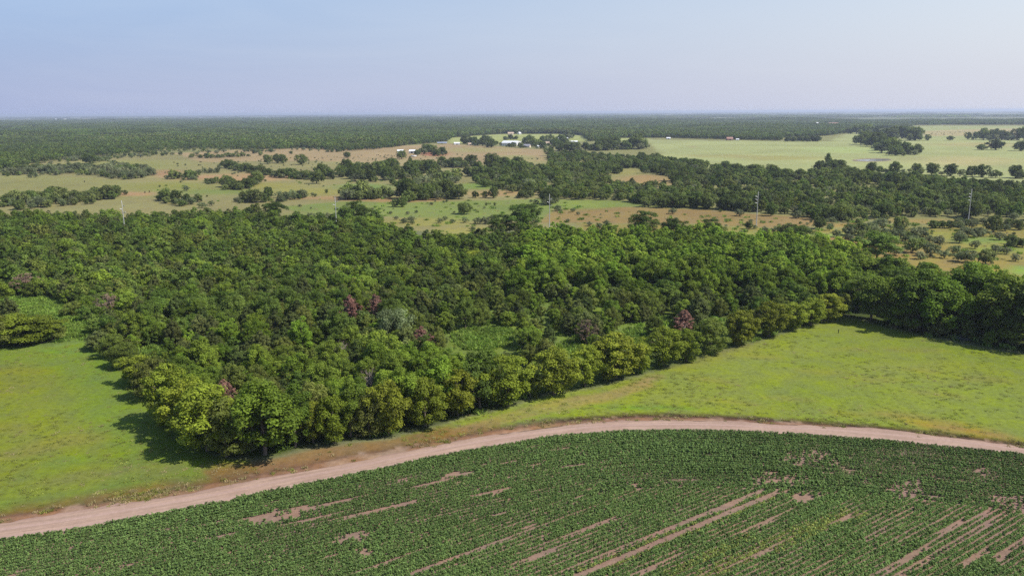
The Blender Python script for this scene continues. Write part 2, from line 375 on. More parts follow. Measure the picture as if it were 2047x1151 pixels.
# meadow by the left edge
paint(None, (124, 148, 60), 1.6, world_pts=ML_W)
paint([(-300, 760), (60, 728), (100, 750), (130, 800), (220, 890), (200, 960), (0, 985), (-300, 1020)], (138, 146, 58), 9)
blob(60, 790, 80, 34, (142, 148, 58), .8); blob(20, 850, 60, 12, (150, 142, 62), .7); blob(130, 880, 90, 14, (150, 140, 82), .8, ang=-6); blob(30, 905, 80, 9, (152, 138, 84), .7, ang=-8)
blob(200, 735, 22, 30, (112, 146, 74), .8); blob(240, 820, 26, 60, (116, 146, 74), .7); blob(190, 950, 130, 9, (136, 130, 96), .8, ang=-9); blob(70, 985, 120, 9, (142, 148, 70), .6, ang=-8)
blob(330, 940, 50, 16, (136, 132, 92), .7, ang=-14); blob(130, 925, 60, 10, (124, 152, 62), .8, ang=-8); blob(40, 745, 60, 6, (146, 142, 62), .6); blob(60, 950, 60, 8, (128, 150, 66), .6, ang=-8)
blob(130, 705, 60, 6, (112, 156, 70), .8)
# meadow right of the wood
paint(None, (143, 156, 66), 1.6, world_pts=MR_W)
blob(1500, 740, 110, 22, (146, 158, 74), .8); blob(1650, 790, 160, 18, (138, 154, 68), .7); blob(1800, 740, 90, 14, (150, 160, 80), .6); blob(1720, 668, 60, 12, (140, 150, 78), .6)
blob(1790, 668, 70, 10, (132, 150, 46), .9, ang=8); blob(1960, 712, 110, 12, (130, 150, 46), .9, ang=12); blob(1830, 700, 60, 6, (152, 142, 78), .6); blob(1950, 780, 90, 14, (140, 156, 74), .7)
blob(1350, 780, 80, 10, (146, 158, 76), .6, ang=-16); blob(1840, 840, 90, 9, (168, 140, 80), .9, ang=9); blob(1950, 862, 90, 9, (172, 140, 84), .9, ang=10); blob(1700, 830, 60, 6, (154, 146, 72), .7, ang=5); blob(1280, 815, 120, 5, (122, 156, 56), .9, ang=2)
for cx_, cy_, rx_, ry_ in ((1520, 712, 40, 5), (1640, 742, 60, 6), (1760, 760, 50, 5), (1880, 790, 60, 6), (1420, 760, 50, 6), (1700, 700, 50, 5), (1980, 760, 50, 6), (1580, 800, 60, 5), (1850, 742, 40, 4), (1460, 806, 60, 4)):
    blob(cx_, cy_, rx_, ry_, (156, 146, 84), .55, ang=4)
blob(1900, 820, 70, 7, (150, 162, 72), .6); blob(1600, 700, 60, 8, (150, 160, 78), .5); blob(1560, 770, 60, 10, (136, 154, 66), .6); blob(2000, 830, 60, 12, (146, 158, 70), .6)
# dry strip under the wood's edge and the verge of the road
paint([(700, 905), (860, 868), (980, 838), (1100, 806), (1200, 786), (1290, 760), (1310, 772), (1220, 800), (1110, 826), (1060, 838), (900, 872), (760, 902)], (172, 146, 104), 2.0)
paint([(400, 935), (440, 920), (500, 925), (560, 912), (640, 893), (776, 876), (900, 850), (900, 880), (780, 900), (640, 925), (520, 948), (420, 965)], (146, 122, 78), 1.6)
blob(1300, 760, 22, 6, (184, 146, 120), ang=-20); blob(1420, 714, 70, 3, (160, 148, 96), .7, ang=-18); blob(1120, 812, 50, 7, (190, 158, 112), .8, ang=-12); blob(1050, 832, 90, 5, (136, 148, 66), .8, ang=-14)
VERGE = np.vstack([RN_W[::4], DI_W[::-2]])
paint(None, (150, 114, 88), 0.8, world_pts=VERGE, warp=False)
LINE = lambda off, c, wid, am, sd: None
dd = dist_line(GP, DI_W[::3])
nearv = dd < 14
sv = wob(GP, 13, 5.0) * .5 + wob(GP, 4.3, 6.0) * .5
side = np.where(inside(GP, VERGE), 1.0, -1.0)
px_ = project(np.column_stack([GP, np.zeros(len(GP))]))[:, 0]
wdk = smooth(1.25 - np.abs(dd) / 1.6) * (0.50 + 0.45 * smooth((px_ - 1050) / 120)) * (sv > -.75)
wdk = np.where(nearv, wdk, 0)
col[:] = col * (1 - wdk[:, None]) + np.array(srgb(80, 62, 50, K)[:3]) * wdk[:, None]
# patches of green and of bare sand along the verge
in_v = (side > 0) & (dd < 9)
g = smooth((sv - .0) * 2.2) * in_v * (.16 + .16 * (px_ < 1100))
col[:] = col * (1 - g[:, None] * .8) + np.array(srgb(128, 134, 66, K)[:3]) * g[:, None] * .8
g2 = smooth((-sv - .1) * 2.0) * in_v
col[:] = col * (1 - g2[:, None] * .8) + np.array(srgb(178, 148, 126, K)[:3]) * g2[:, None] * .8
# left of the wood the grass fades into the verge more softly
outv = (side < 0) & (dd < 5) & (px_ < 1000)
g3 = np.clip(smooth(1.2 - dd / 5.0) * outv * (.75 + .6 * sv), 0, 1)
col[:] = col * (1 - g3[:, None] * .8) + np.array(srgb(138, 106, 74, K)[:3]) * np.clip(g3, 0, 1)[:, None] * .8
# soil of the crop field
CROP_W = np.vstack([RN_W[::4], [[160, 20], [-160, 20]]])
paint(None, (154, 126, 110), 0.4, world_pts=CROP_W, warp=False)

for poly_ in (ML_W, MR_W):
    mm_ = inside(GP, poly_) & (dd > 5); col[mm_] = col[mm_] * .62 + col[mm_].mean(0) * .38; col[inside(GP, poly_)] *= np.array([.87, .88, .70])
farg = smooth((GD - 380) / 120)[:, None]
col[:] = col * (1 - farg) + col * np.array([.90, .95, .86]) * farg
def ground_material():
    m, nt, out = new_mat('ground_cover')
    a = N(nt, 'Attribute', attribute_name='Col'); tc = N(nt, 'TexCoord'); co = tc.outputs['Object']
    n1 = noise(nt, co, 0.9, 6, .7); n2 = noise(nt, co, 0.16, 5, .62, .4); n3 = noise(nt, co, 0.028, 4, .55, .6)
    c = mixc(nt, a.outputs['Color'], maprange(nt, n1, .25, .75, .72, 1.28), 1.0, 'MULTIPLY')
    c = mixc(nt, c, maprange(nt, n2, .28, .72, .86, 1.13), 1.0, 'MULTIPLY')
    n4 = noise(nt, co, 0.0075, 5, .6, .5); c = mixc(nt, c, maprange(nt, n4, .3, .7, .86, 1.13), 1.0, 'MULTIPLY')
    h = N(nt, 'HueSaturation'); nt.links.new(c, h.inputs['Color'])
    nt.links.new(maprange(nt, n3, .3, .7, .49, .51), h.inputs['Hue']); nt.links.new(maprange(nt, n2, .3, .7, .88, 1.1), h.inputs['Saturation'])
    p = N(nt, 'BsdfPrincipled'); p.inputs['Roughness'].default_value = 0.95; p.inputs['Specular IOR Level'].default_value = 0.08
    nt.links.new(h.outputs[0], p.inputs['Base Color'])
    b = N(nt, 'Bump'); b.inputs['Strength'].default_value = 0.4; b.inputs['Distance'].default_value = 0.25
    nt.links.new(n1, b.inputs['Height']); nt.links.new(b.outputs[0], p.inputs['Normal'])
    nt.links.new(p.outputs[0], out.inputs[0])
    return m
GROUND = ground_material()
GZ = -0.02 + np.where(GD < 3000, 0.10 * wob(GP, 23, 9.), 0) * smooth((GD - 90) / 60) * (~inside(GP, CROP_W)) * np.where(dd < 9, 0.1, 1) - np.where(nearv, .22 * smooth(1.3 - dd), 0)
GV = np.column_stack([GP, GZ])
idx = np.arange(na * nr).reshape(nr, na)
q = np.stack([idx[:-1], idx[1:], np.roll(idx, -1, 1)[1:], np.roll(idx, -1, 1)[:-1]], -1).reshape(-1, 4)[:, ::-1]
fc = GP[q].mean(1)
which = np.zeros(len(q), int)
for k_, poly in ((1, ML_W), (2, MR_W), (3, CROP_W)):
    which[inside(fc, poly)] = k_
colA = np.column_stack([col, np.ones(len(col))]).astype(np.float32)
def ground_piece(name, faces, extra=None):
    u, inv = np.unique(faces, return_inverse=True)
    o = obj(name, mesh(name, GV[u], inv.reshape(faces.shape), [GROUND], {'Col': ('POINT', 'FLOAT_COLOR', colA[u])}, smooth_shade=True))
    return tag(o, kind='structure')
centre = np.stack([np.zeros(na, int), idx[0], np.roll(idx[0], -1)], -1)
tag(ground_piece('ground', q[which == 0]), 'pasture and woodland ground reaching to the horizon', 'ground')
tag(ground_piece('meadow', q[which == 1]), 'green and straw coloured meadow left of the wood', 'meadow')
tag(ground_piece('meadow', q[which == 2]), 'bright green meadow right of the wood above the dirt road', 'meadow')
tag(ground_piece('crop_field', q[which == 3]), 'pinkish bare soil of the crop field', 'field')

# ------------------------------------------------------------------ dirt road
def road():
    n = 620
    def even(l):
        s = np.concatenate([[0], np.cumsum(np.hypot(*np.diff(l, axis=0).T))]); u = np.linspace(0, s[-1], n)
        return np.stack([np.interp(u, s, l[:, 0]), np.interp(u, s, l[:, 1])], 1)
    a, b = even(RN_W), even(RF_W)
    t = np.array([-.06, 0, .04, .12, .2, .3, .4, .5, .6, .7, .8, .88, .95, 1.0, 1.05])
    ja = .05 * wob(a, 4.1, 1.) + .03 * wob(a, 1.3, 2.); jb = .10 * wob(b, 17.1, 3.) + .07 * wob(b, 4.3, 4.)
    P = a[:, None] * (1 - t[None, :, None]) + b[:, None] * t[None, :, None]
    d = (b - a)
    P[:, 0] += d * ja[:, None]; P[:, -1] += d * jb[:, None]; P[:, -2] += d * jb[:, None] * .7
    z = np.array([.0, .03, .04, .035, .03, .05, .055, .05, .03, .035, .05, .05, .04, .03, .0])[None, :] + .0 * P[:, :, 0]
    V = np.dstack([P, z]).reshape(-1, 3); m_ = len(t)
    i = np.arange(n * m_).reshape(n, m_)
    f = np.stack([i[:-1, :-1], i[1:, :-1], i[1:, 1:], i[:-1, 1:]], -1).reshape(-1, 4)
    uv = np.tile(t, n).astype(np.float32); al = np.repeat(np.arange(n) * (np.hypot(*np.diff(a, axis=0).T).sum() / n), m_).astype(np.float32)
    m, nt, out = new_mat('road_sand')
    tc = N(nt, 'TexCoord'); co = tc.outputs['Object']; at_ = N(nt, 'Attribute', attribute_name='across')
    n1 = noise(nt, co, 1.2, 6, .7); n2 = noise(nt, co, .18, 5, .6)
    al_ = N(nt, 'Attribute', attribute_name='along'); cb = N(nt, 'CombineXYZ'); m1 = N(nt, 'Math', operation='MULTIPLY'); m1.inputs[1].default_value = 9.0; m2 = N(nt, 'Math', operation='MULTIPLY'); m2.inputs[1].default_value = .045
    nt.links.new(at_.outputs['Fac'], m1.inputs[0]); nt.links.new(al_.outputs['Fac'], m2.inputs[0]); nt.links.new(m1.outputs[0], cb.inputs[0]); nt.links.new(m2.outputs[0], cb.inputs[1])
    st = noise(nt, cb.outputs[0], 1.0, 5, .65)
    c = mixc(nt, srgb(164, 134, 119, K), srgb(202, 174, 155, K), n2)
    c = mixc(nt, c, maprange(nt, st, .3, .7, .78, 1.2), 1.0, 'MULTIPLY')
    # two paler wheel lines
    w = N(nt, 'Math', operation='SINE'); mu = N(nt, 'Math', operation='MULTIPLY'); mu.inputs[1].default_value = 12.6
    nt.links.new(at_.outputs['Fac'], mu.inputs[0]); nt.links.new(mu.outputs[0], w.inputs[0])
    c = mixc(nt, c, srgb(196, 166, 156, K), maprange(nt, w.outputs[0], .2, 1, 0, .55))
    c = mixc(nt, c, srgb(150, 118, 108, K), maprange(nt, at_.outputs['Fac'], .9, 1.05, 0, .5))
    c = mixc(nt, c, maprange(nt, n1, .25, .75, .86, 1.14), 1.0, 'MULTIPLY')
    p = N(nt, 'BsdfPrincipled'); p.inputs['Roughness'].default_value = .95; p.inputs['Specular IOR Level'].default_value = .1
    b_ = N(nt, 'Bump'); b_.inputs['Strength'].default_value = .35; b_.inputs['Distance'].default_value = .12
    nt.links.new(n1, b_.inputs['Height']); nt.links.new(b_.outputs[0], p.inputs['Normal'])
    nt.links.new(c, p.inputs['Base Color']); nt.links.new(p.outputs[0], out.inputs[0])
    o = obj('dirt_road', mesh('dirt_road', V, f[:, ::-1], [m], {'across': ('POINT', 'FLOAT', uv), 'along': ('POINT', 'FLOAT', al)}, smooth_shade=True))
    tag(o, 'pale pinkish dirt road curving between meadow and crop', 'road', kind='structure')
road()

# ------------------------------------------------------------------ plants: leaf clouds on tapered limbs
def unit(v): return v / np.maximum(np.linalg.norm(v, axis=-1, keepdims=True), 1e-9)

def leaves(rg, cen, rad_, n_per, size, up=.6, jit=.6, shell=.55, squash=.8, aspect=.62):
    """cen (k,3), rad_ (k,), n_per (k,) -> rhombic leaf sprays round each centre; returns verts, quads, value per face"""
    k = np.repeat(np.arange(len(cen)), n_per)
    d = unit(rg.normal(size=(len(k), 3))); d[:, 2] = np.where(d[:, 2] < -.55, -d[:, 2], d[:, 2])
    r = rad_[k] * (shell + (1 - shell) * rg.random(len(k))) * (0.8 + .35 * rg.random(len(k)))
    p = cen[k] + d * r[:, None] * np.array([1, 1, squash])
    nrm = unit(d + np.array([0, 0, up]) + rg.normal(size=d.shape) * jit)
    t = unit(np.cross(nrm, rg.normal(size=d.shape))); b = np.cross(nrm, t)
    s = size * (.65 + .7 * rg.random(len(k)))
    a1 = t * s[:, None] * .5; b1 = b * s[:, None] * .5 * aspect
    fold = nrm * (s * .10)[:, None]
    v = np.stack([p - a1, p + b1 - fold, p + a1, p - b1 - fold], 1).reshape(-1, 3)
    f = np.arange(len(v)).reshape(-1, 4)
    cvv = rg.random(len(cen))[k] * .6 + rg.random(len(k)) * .4
    return v, f, cvv

def tube(pts, radii, sides=5):
    pts = np.asarray(pts, float); V = []; F = []
    for i in range(len(pts)):
        d = unit(pts[min(i + 1, len(pts) - 1)] - pts[max(i - 1, 0)])
        a = unit(np.cross(d, [0.3, 0.9, 0.2])); b = np.cross(d, a)
        for s in range(sides):
            th = 2 * math.pi * s / sides
            V.append(pts[i] + radii[i] * (a * math.cos(th) + b * math.sin(th)))
    for i in range(len(pts) - 1):
        for s in range(sides):
            s2 = (s + 1) % sides
            F.append((i * sides + s, i * sides + s2, (i + 1) * sides + s2, (i + 1) * sides + s))
    return np.array(V), np.array(F)

def join(parts):
    V = []; F = []; o = 0
    for v, f in parts:
        V.append(v); F.append(f + o); o += len(v)
    return np.vstack(V), np.vstack(F)

def limbs(rg, H, targets, trunk_r, fork=.35, stems=1, lean=.06):
    """trunk(s) with limbs reaching to the given points"""
    parts = []
    for s in range(stems):
        off = rg.normal(size=2) * (.12 * H if stems > 1 else lean * H * .3)
        pts = [np.array([off[0] * .2, off[1] * .2, -.3])]
        for h in (.15, .35, .55, .78):
            pts.append(np.array([off[0] * (.2 + h) + rg.normal() * .015 * H, off[1] * (.2 + h) + rg.normal() * .015 * H, H * h]))
        tr = trunk_r / math.sqrt(stems)
        parts.append(tube(pts, [tr * 1.35, tr, tr * .75, tr * .5, tr * .18], 6))
        tg = targets[s::stems]
        for t in tg:
            i = 1 + int(rg.random() * 2.6); base = pts[i] * .6 + pts[i + 1 if i < 4 else i] * .4
            mid = base * .5 + t * .5 + np.array([0, 0, .05 * H * rg.random()]) + rg.normal(size=3) * .02 * H
            r0 = tr * (.5 if i < 3 else .3)
            parts.append(tube([base, mid, t], [r0, r0 * .55, r0 * .15], 4))
    return join(parts)

def make_tree(kind, seed, H=10.0, W=9.0, base=.14, lobes=34, n=230, leaf=.36, lod=0, flat=.8, sparse=1.0, stems=1, trunk_r=.2, limb_n=12, cone=0.0, lob=(.17, .27), low=1.8, rag=.30):
    """returns (crown mesh parts, trunk mesh parts); sized in metres, base at the origin"""
    rg = np.random.default_rng(seed)
    cz0, cz1 = H * base, H
    c = np.array([0, 0, (cz0 + cz1) / 2]); rz = (cz1 - cz0) / 2; rx = W / 2
    # lopsided outline
    ph = rg.random(3) * 6.28
    cen = []; rd = []
    golden = 2.39996
    for i in range(lobes):
        u = 1 - low * (i + .5) / lobes
        th = i * golden + rg.normal() * .35
        s = math.sqrt(max(0, 1 - u * u))
        bulge = 1 + .13 * math.sin(th * 2 + ph[0]) + .10 * math.sin(th * 3 + ph[1]) + .1 * math.sin(3 * u + ph[2])
        r = (.92 - 1.1 * rag + rag * 1.2 * rg.random()) * bulge
        taper = 1 - cone * max(0, u) ** .9 * .75
        p = c + np.array([math.cos(th) * s * rx * r * taper, math.sin(th) * s * rx * r * taper, u * rz * (.92 - .75 * rag + .8 * rag * rg.random())])
        cen.append(p); rd.append(W * (lob[0] + (lob[1] - lob[0]) * rg.random()) * (taper ** .5) * .62)
    for i in range(max(2, lobes // 6)):
        th = rg.random() * 6.28; r = rg.random() * .4
        cen.append(c + np.array([math.cos(th) * rx * r, math.sin(th) * rx * r, (rg.random() - .3) * rz * .8])); rd.append(W * .15)
    cen = np.array(cen); rd = np.array(rd)
    n_per = np.maximum(4, (n * sparse * (rd / rd.mean()) ** 2 * (.7 + .6 * rg.random(len(rd)))).astype(int))
    lv, lf, cv = leaves(rg, cen, rd, n_per, leaf, squash=flat)
    tg = cen[rg.permutation(len(cen))[:limb_n]]
    tv, tf = limbs(rg, H, tg, trunk_r, stems=stems)
    return (lv, lf, cv), (tv, tf)

class Proto: pass
PROTO = {}
def add_proto(key, mat, bark=BARK, variants=3, H=10., W=9., seed0=0, **kw):
    L = []
    for i in range(variants):
        rg = np.random.default_rng(seed0 * 100 + i + 5)
        h = H * (.93 + .14 * rg.random()); w = W * (.9 + .2 * rg.random())
        (lv, lf, cv), (tv, tf) = make_tree(key, seed0 * 100 + i, h, w, **kw)
        p = Proto(); p.H = h; p.W = w
        p.crown = mesh('crown', lv, lf, [LEAF[mat]], {'cv': ('FACE', 'FLOAT', cv.astype(np.float32))})
        p.trunk = mesh('trunk', tv, tf, [bark], smooth_shade=True)
        # the same plant as one mesh, for woods scattered as a mass
        p.both = mesh('tree', np.vstack([lv, tv]), np.vstack([lf, tf + len(lv)]), [LEAF[mat], bark],
                      {'cv': ('FACE', 'FLOAT', np.concatenate([cv, np.full(len(tf), .5)]).astype(np.float32))},
                      np.concatenate([np.zeros(len(lf), int), np.ones(len(tf), int)]))
        L.append(p)
    PROTO[key] = L

# near: leaf sprays about a pixel across
near = dict(lobes=46, n=190, leaf=.36, base=.04, low=1.9, rag=.46, lob=(.13, .27))
add_proto('mid', 'mid', variants=3, H=10, W=8.6, seed0=1, **near)
add_proto('bright', 'bright', variants=3, H=10.5, W=8.6, seed0=2, **near)
add_proto('deep', 'deep', variants=3, H=10, W=8.8, seed0=3, **near)
add_proto('yellow', 'yellow', variants=4, H=9.5, W=7.6, seed0=4, base=.0, lobes=52, n=165, leaf=.34, low=1.95)
add_proto('olive', 'olive', variants=2, H=9, W=7.8, seed0=5, base=.0, lobes=46, n=170, leaf=.32, low=1.95)
add_proto('cedar', 'cedar', variants=3, H=9, W=6.0, seed0=6, base=.02, lobes=60, n=130, leaf=.30, cone=.75, lob=(.15, .22))
add_proto('grey', 'grey', variants=2, H=7, W=7.5, seed0=7, base=.1, lobes=36, n=120, leaf=.30, stems=3, trunk_r=.16)
add_proto('deadred', 'red', BARK_DEAD, variants=2, H=9, W=5.2, seed0=8, base=.10, lobes=56, n=60, leaf=.28, cone=.8, limb_n=40, lob=(.12, .2))
add_proto('rusty', 'rust', BARK_DEAD, variants=1, H=8, W=5.5, seed0=9, base=.12, lobes=46, n=40, leaf=.26, cone=.5, limb_n=40, lob=(.13, .2))
add_proto('bare', 'rust', BARK_PALE, variants=2, H=9, W=6.5, seed0=10, base=.25, lobes=40, n=5, leaf=.2, limb_n=44, trunk_r=.22)
# middle distance
midk = dict(lobes=34, n=72, leaf=.58, base=.04, low=1.9, rag=.46, lob=(.13, .27))
add_proto('m_mid', 'mid', variants=2, H=9.5, W=8.4, seed0=11, **midk)
add_proto('m_bright', 'bright', variants=2, H=10, W=8.4, seed0=12, **midk)
add_proto('m_deep', 'deep', variants=2, H=9.5, W=8.6, seed0=13, **midk)
add_proto('m_olive', 'olive', variants=2, H=8.5, W=7.8, seed0=14, **midk)
add_proto('m_cedar', 'cedar', variants=2, H=8.5, W=6.0, seed0=15, base=.02, lobes=34, n=60, leaf=.55, cone=.7, lob=(.16, .24))
add_proto('oak', 'oak', variants=4, H=10, W=12, seed0=16, base=.0, lobes=50, n=100, leaf=.62, trunk_r=.4, low=1.95, rag=.42)
add_proto('scrub', 'scrub', variants=4, H=6, W=7, seed0=17, base=.04, lobes=28, n=80, leaf=.55, stems=3, trunk_r=.2, low=1.95, rag=.42)
add_proto('mesquite', 'grey', variants=4, H=4.5, W=6.5, seed0=18, base=.10, lobes=26, n=48, leaf=.45, stems=4, trunk_r=.16, low=1.95, rag=.45)
# far
fark = dict(lobes=18, n=26, leaf=1.25, limb_n=3, base=.03)
add_proto('f_oak', 'oak', variants=3, H=10.5, W=11, seed0=21, **fark)
add_proto('f_deep', 'deep', variants=2, H=10, W=10, seed0=22, **fark)
add_proto('f_scrub', 'scrub', variants=2, H=8, W=9, seed0=23, **fark)

def patch_proto(seed, mats, size=60.0, n=36):
    rg = np.random.default_rng(seed); V = []; F = []; CV = []; o = 0
    for i in range(n):
        h = 8 + 4 * rg.random(); w = 9 + 4 * rg.random()
        (lv, lf, cv), _ = make_tree('p', seed * 77 + i, h, w, lobes=9, n=9, leaf=3.0, limb_n=1, lob=(.24, .34))
        p = np.array([((i % 6) + .5 + rg.normal() * .3) / 6 - .5, ((i // 6) + .5 + rg.normal() * .3) / 6 - .5, 0]) * size
        V.append(lv + p); F.append(lf + o); CV.append(np.clip(cv * .5 + rg.random() * .5, 0, 1)); o += len(lv)
    me = mesh('tree_patch', np.vstack(V), np.vstack(F), [mats], {'cv': ('FACE', 'FLOAT', np.concatenate(CV).astype(np.float32))})
    return me
PATCH = [patch_proto(31, LEAF['oak']), patch_proto(32, LEAF['oak']), patch_proto(33, LEAF['deep'])]

# ------------------------------------------------------------------ scattering a mass
def scatter(name, meshes, P, rot, scl, idx_, label, cat):
    """one stuff object: plants set on the points of a mesh by geometry nodes"""
    c = bpy.data.collections.new(name + '_kinds')
    for i, m_ in enumerate(meshes):
        c.objects.link(bpy.data.objects.new('%s_kind_%03d' % (name, i), m_))
    n = len(P)
    me = bpy.data.meshes.new(name); me.vertices.add(n); me.vertices.foreach_set('co', np.asarray(P, np.float32).ravel())
    a = me.attributes.new('rot', 'FLOAT', 'POINT'); a.data.foreach_set('value', np.asarray(rot, np.float32))
    a = me.attributes.new('scl', 'FLOAT_VECTOR', 'POINT'); a.data.foreach_set('vector', np.asarray(scl, np.float32).ravel())
    a = me.attributes.new('idx', 'INT', 'POINT'); a.data.foreach_set('value', np.asarray(idx_, np.int32))
    o = obj(name, me)
    g = bpy.data.node_groups.new(name, 'GeometryNodeTree')
    g.interface.new_socket('Geometry', in_out='INPUT', socket_type='NodeSocketGeometry')
    g.interface.new_socket('Geometry', in_out='OUTPUT', socket_type='NodeSocketGeometry')
    gi = g.nodes.new('NodeGroupInput'); go = g.nodes.new('NodeGroupOutput')
    ci = g.nodes.new('GeometryNodeCollectionInfo'); ci.inputs['Collection'].default_value = c
    ci.inputs['Separate Children'].default_value = True; ci.inputs['Reset Children'].default_value = True
    ip = g.nodes.new('GeometryNodeInstanceOnPoints'); ip.inputs['Pick Instance'].default_value = True
    def attr(nm, typ):
        t = g.nodes.new('GeometryNodeInputNamedAttribute'); t.data_type = typ; t.inputs['Name'].default_value = nm
        return [s for s in t.outputs if s.enabled and s.name == 'Attribute'][0]
    cx = g.nodes.new('ShaderNodeCombineXYZ')
    g.links.new(attr('rot', 'FLOAT'), cx.inputs[2])
    e2r = g.nodes.new('FunctionNodeEulerToRotation'); g.links.new(cx.outputs[0], e2r.inputs[0])
    g.links.new(gi.outputs[0], ip.inputs['Points']); g.links.new(ci.outputs[0], ip.inputs['Instance'])
    g.links.new(attr('idx', 'INT'), ip.inputs['Instance Index']); g.links.new(e2r.outputs[0], ip.inputs['Rotation'])
    g.links.new(attr('scl', 'FLOAT_VECTOR'), ip.inputs['Scale']); g.links.new(ip.outputs[0], go.inputs[0])
    md = o.modifiers.new('scatter', 'NODES'); md.node_group = g
    return tag(o, label, cat, kind='stuff')

def jitter_grid(poly, s, j=.38, margin=None):
    mn, mx = poly.min(0), poly.max(0)
    gx, gy = np.meshgrid(np.arange(mn[0], mx[0], s), np.arange(mn[1], mx[1], s * .866))
    gx[1::2] += s / 2
    P = np.stack([gx.ravel(), gy.ravel()], 1) + rng.normal(size=(gx.size, 2)) * s * j
    P = P[inside(P, poly)]
    return P

def in_view(P, pad=160, z=6.0):
    """drop what lies well outside the picture"""
    q = project(np.column_stack([P, np.full(len(P), z)]))
    return P[(q[:, 0] > -pad) & (q[:, 0] < PW + pad) & (q[:, 1] < PH + pad)]

# ------------------------------------------------------------------ single trees
LABELS = set()
_ONES = 'zero one two three four five six seven eight nine ten eleven twelve thirteen fourteen fifteen sixteen seventeen eighteen nineteen'.split()
_TENS = 'zero ten twenty thirty forty fifty sixty seventy eighty ninety'.split()
def in_words(n):
    n = int(n)
    if n < 0: return 'minus-' + in_words(-n)
    if n < 20: return _ONES[n]
    if n < 100: return _TENS[n // 10] + ('-' + _ONES[n % 10] if n % 10 else '')
    return 'one-hundred' + ('-' + in_words(n - 100) if n > 100 else '')
_ORD = 'first second third fourth fifth sixth seventh eighth ninth tenth eleventh twelfth thirteenth fourteenth fifteenth sixteenth seventeenth eighteenth nineteenth twentieth'.split()
def unique(label, x, y, h):
    """adds the plant's place in the photograph, in hundredths of its width and height"""
    q = project([[x, y, h * .6]])[0]
    for k in range(60):
        a, b = round(100 * q[0] / PW), round(100 * q[1] / PH)
        l = '%s, %s percent across and %s percent down the photo' % (label, in_words(a), in_words(b))
        if l not in LABELS: break
        q2 = project([[x, y, h * .6]])[0]; fx = 100 * q2[0] / PW - a; l = '%s, %s percent and a bit across, %s percent down the photo' % (label, in_words(a), in_words(b))
        if l not in LABELS: break
        q = q + np.array([8.0 * (k % 3 - 1), 6.0])
    LABELS.add(l); return l

def plant(name, key, x, y, h, w=None, label='', cat='tree', group=None, rz=None, parts=True):
    L = PROTO[key]; p = L[int(rng.integers(len(L)))]
    sz = h / p.H; sx = (w / p.W) if w else sz * (.9 + .2 * rng.random())
    e = empty(name, (x, y, 0), rng.random() * 6.283 if rz is None else rz, (sx, sx * (.92 + .16 * rng.random()), sz))
    obj('trunk', p.trunk, e); obj('crown', p.crown, e)
    tag(e, label, cat, group)
    return e

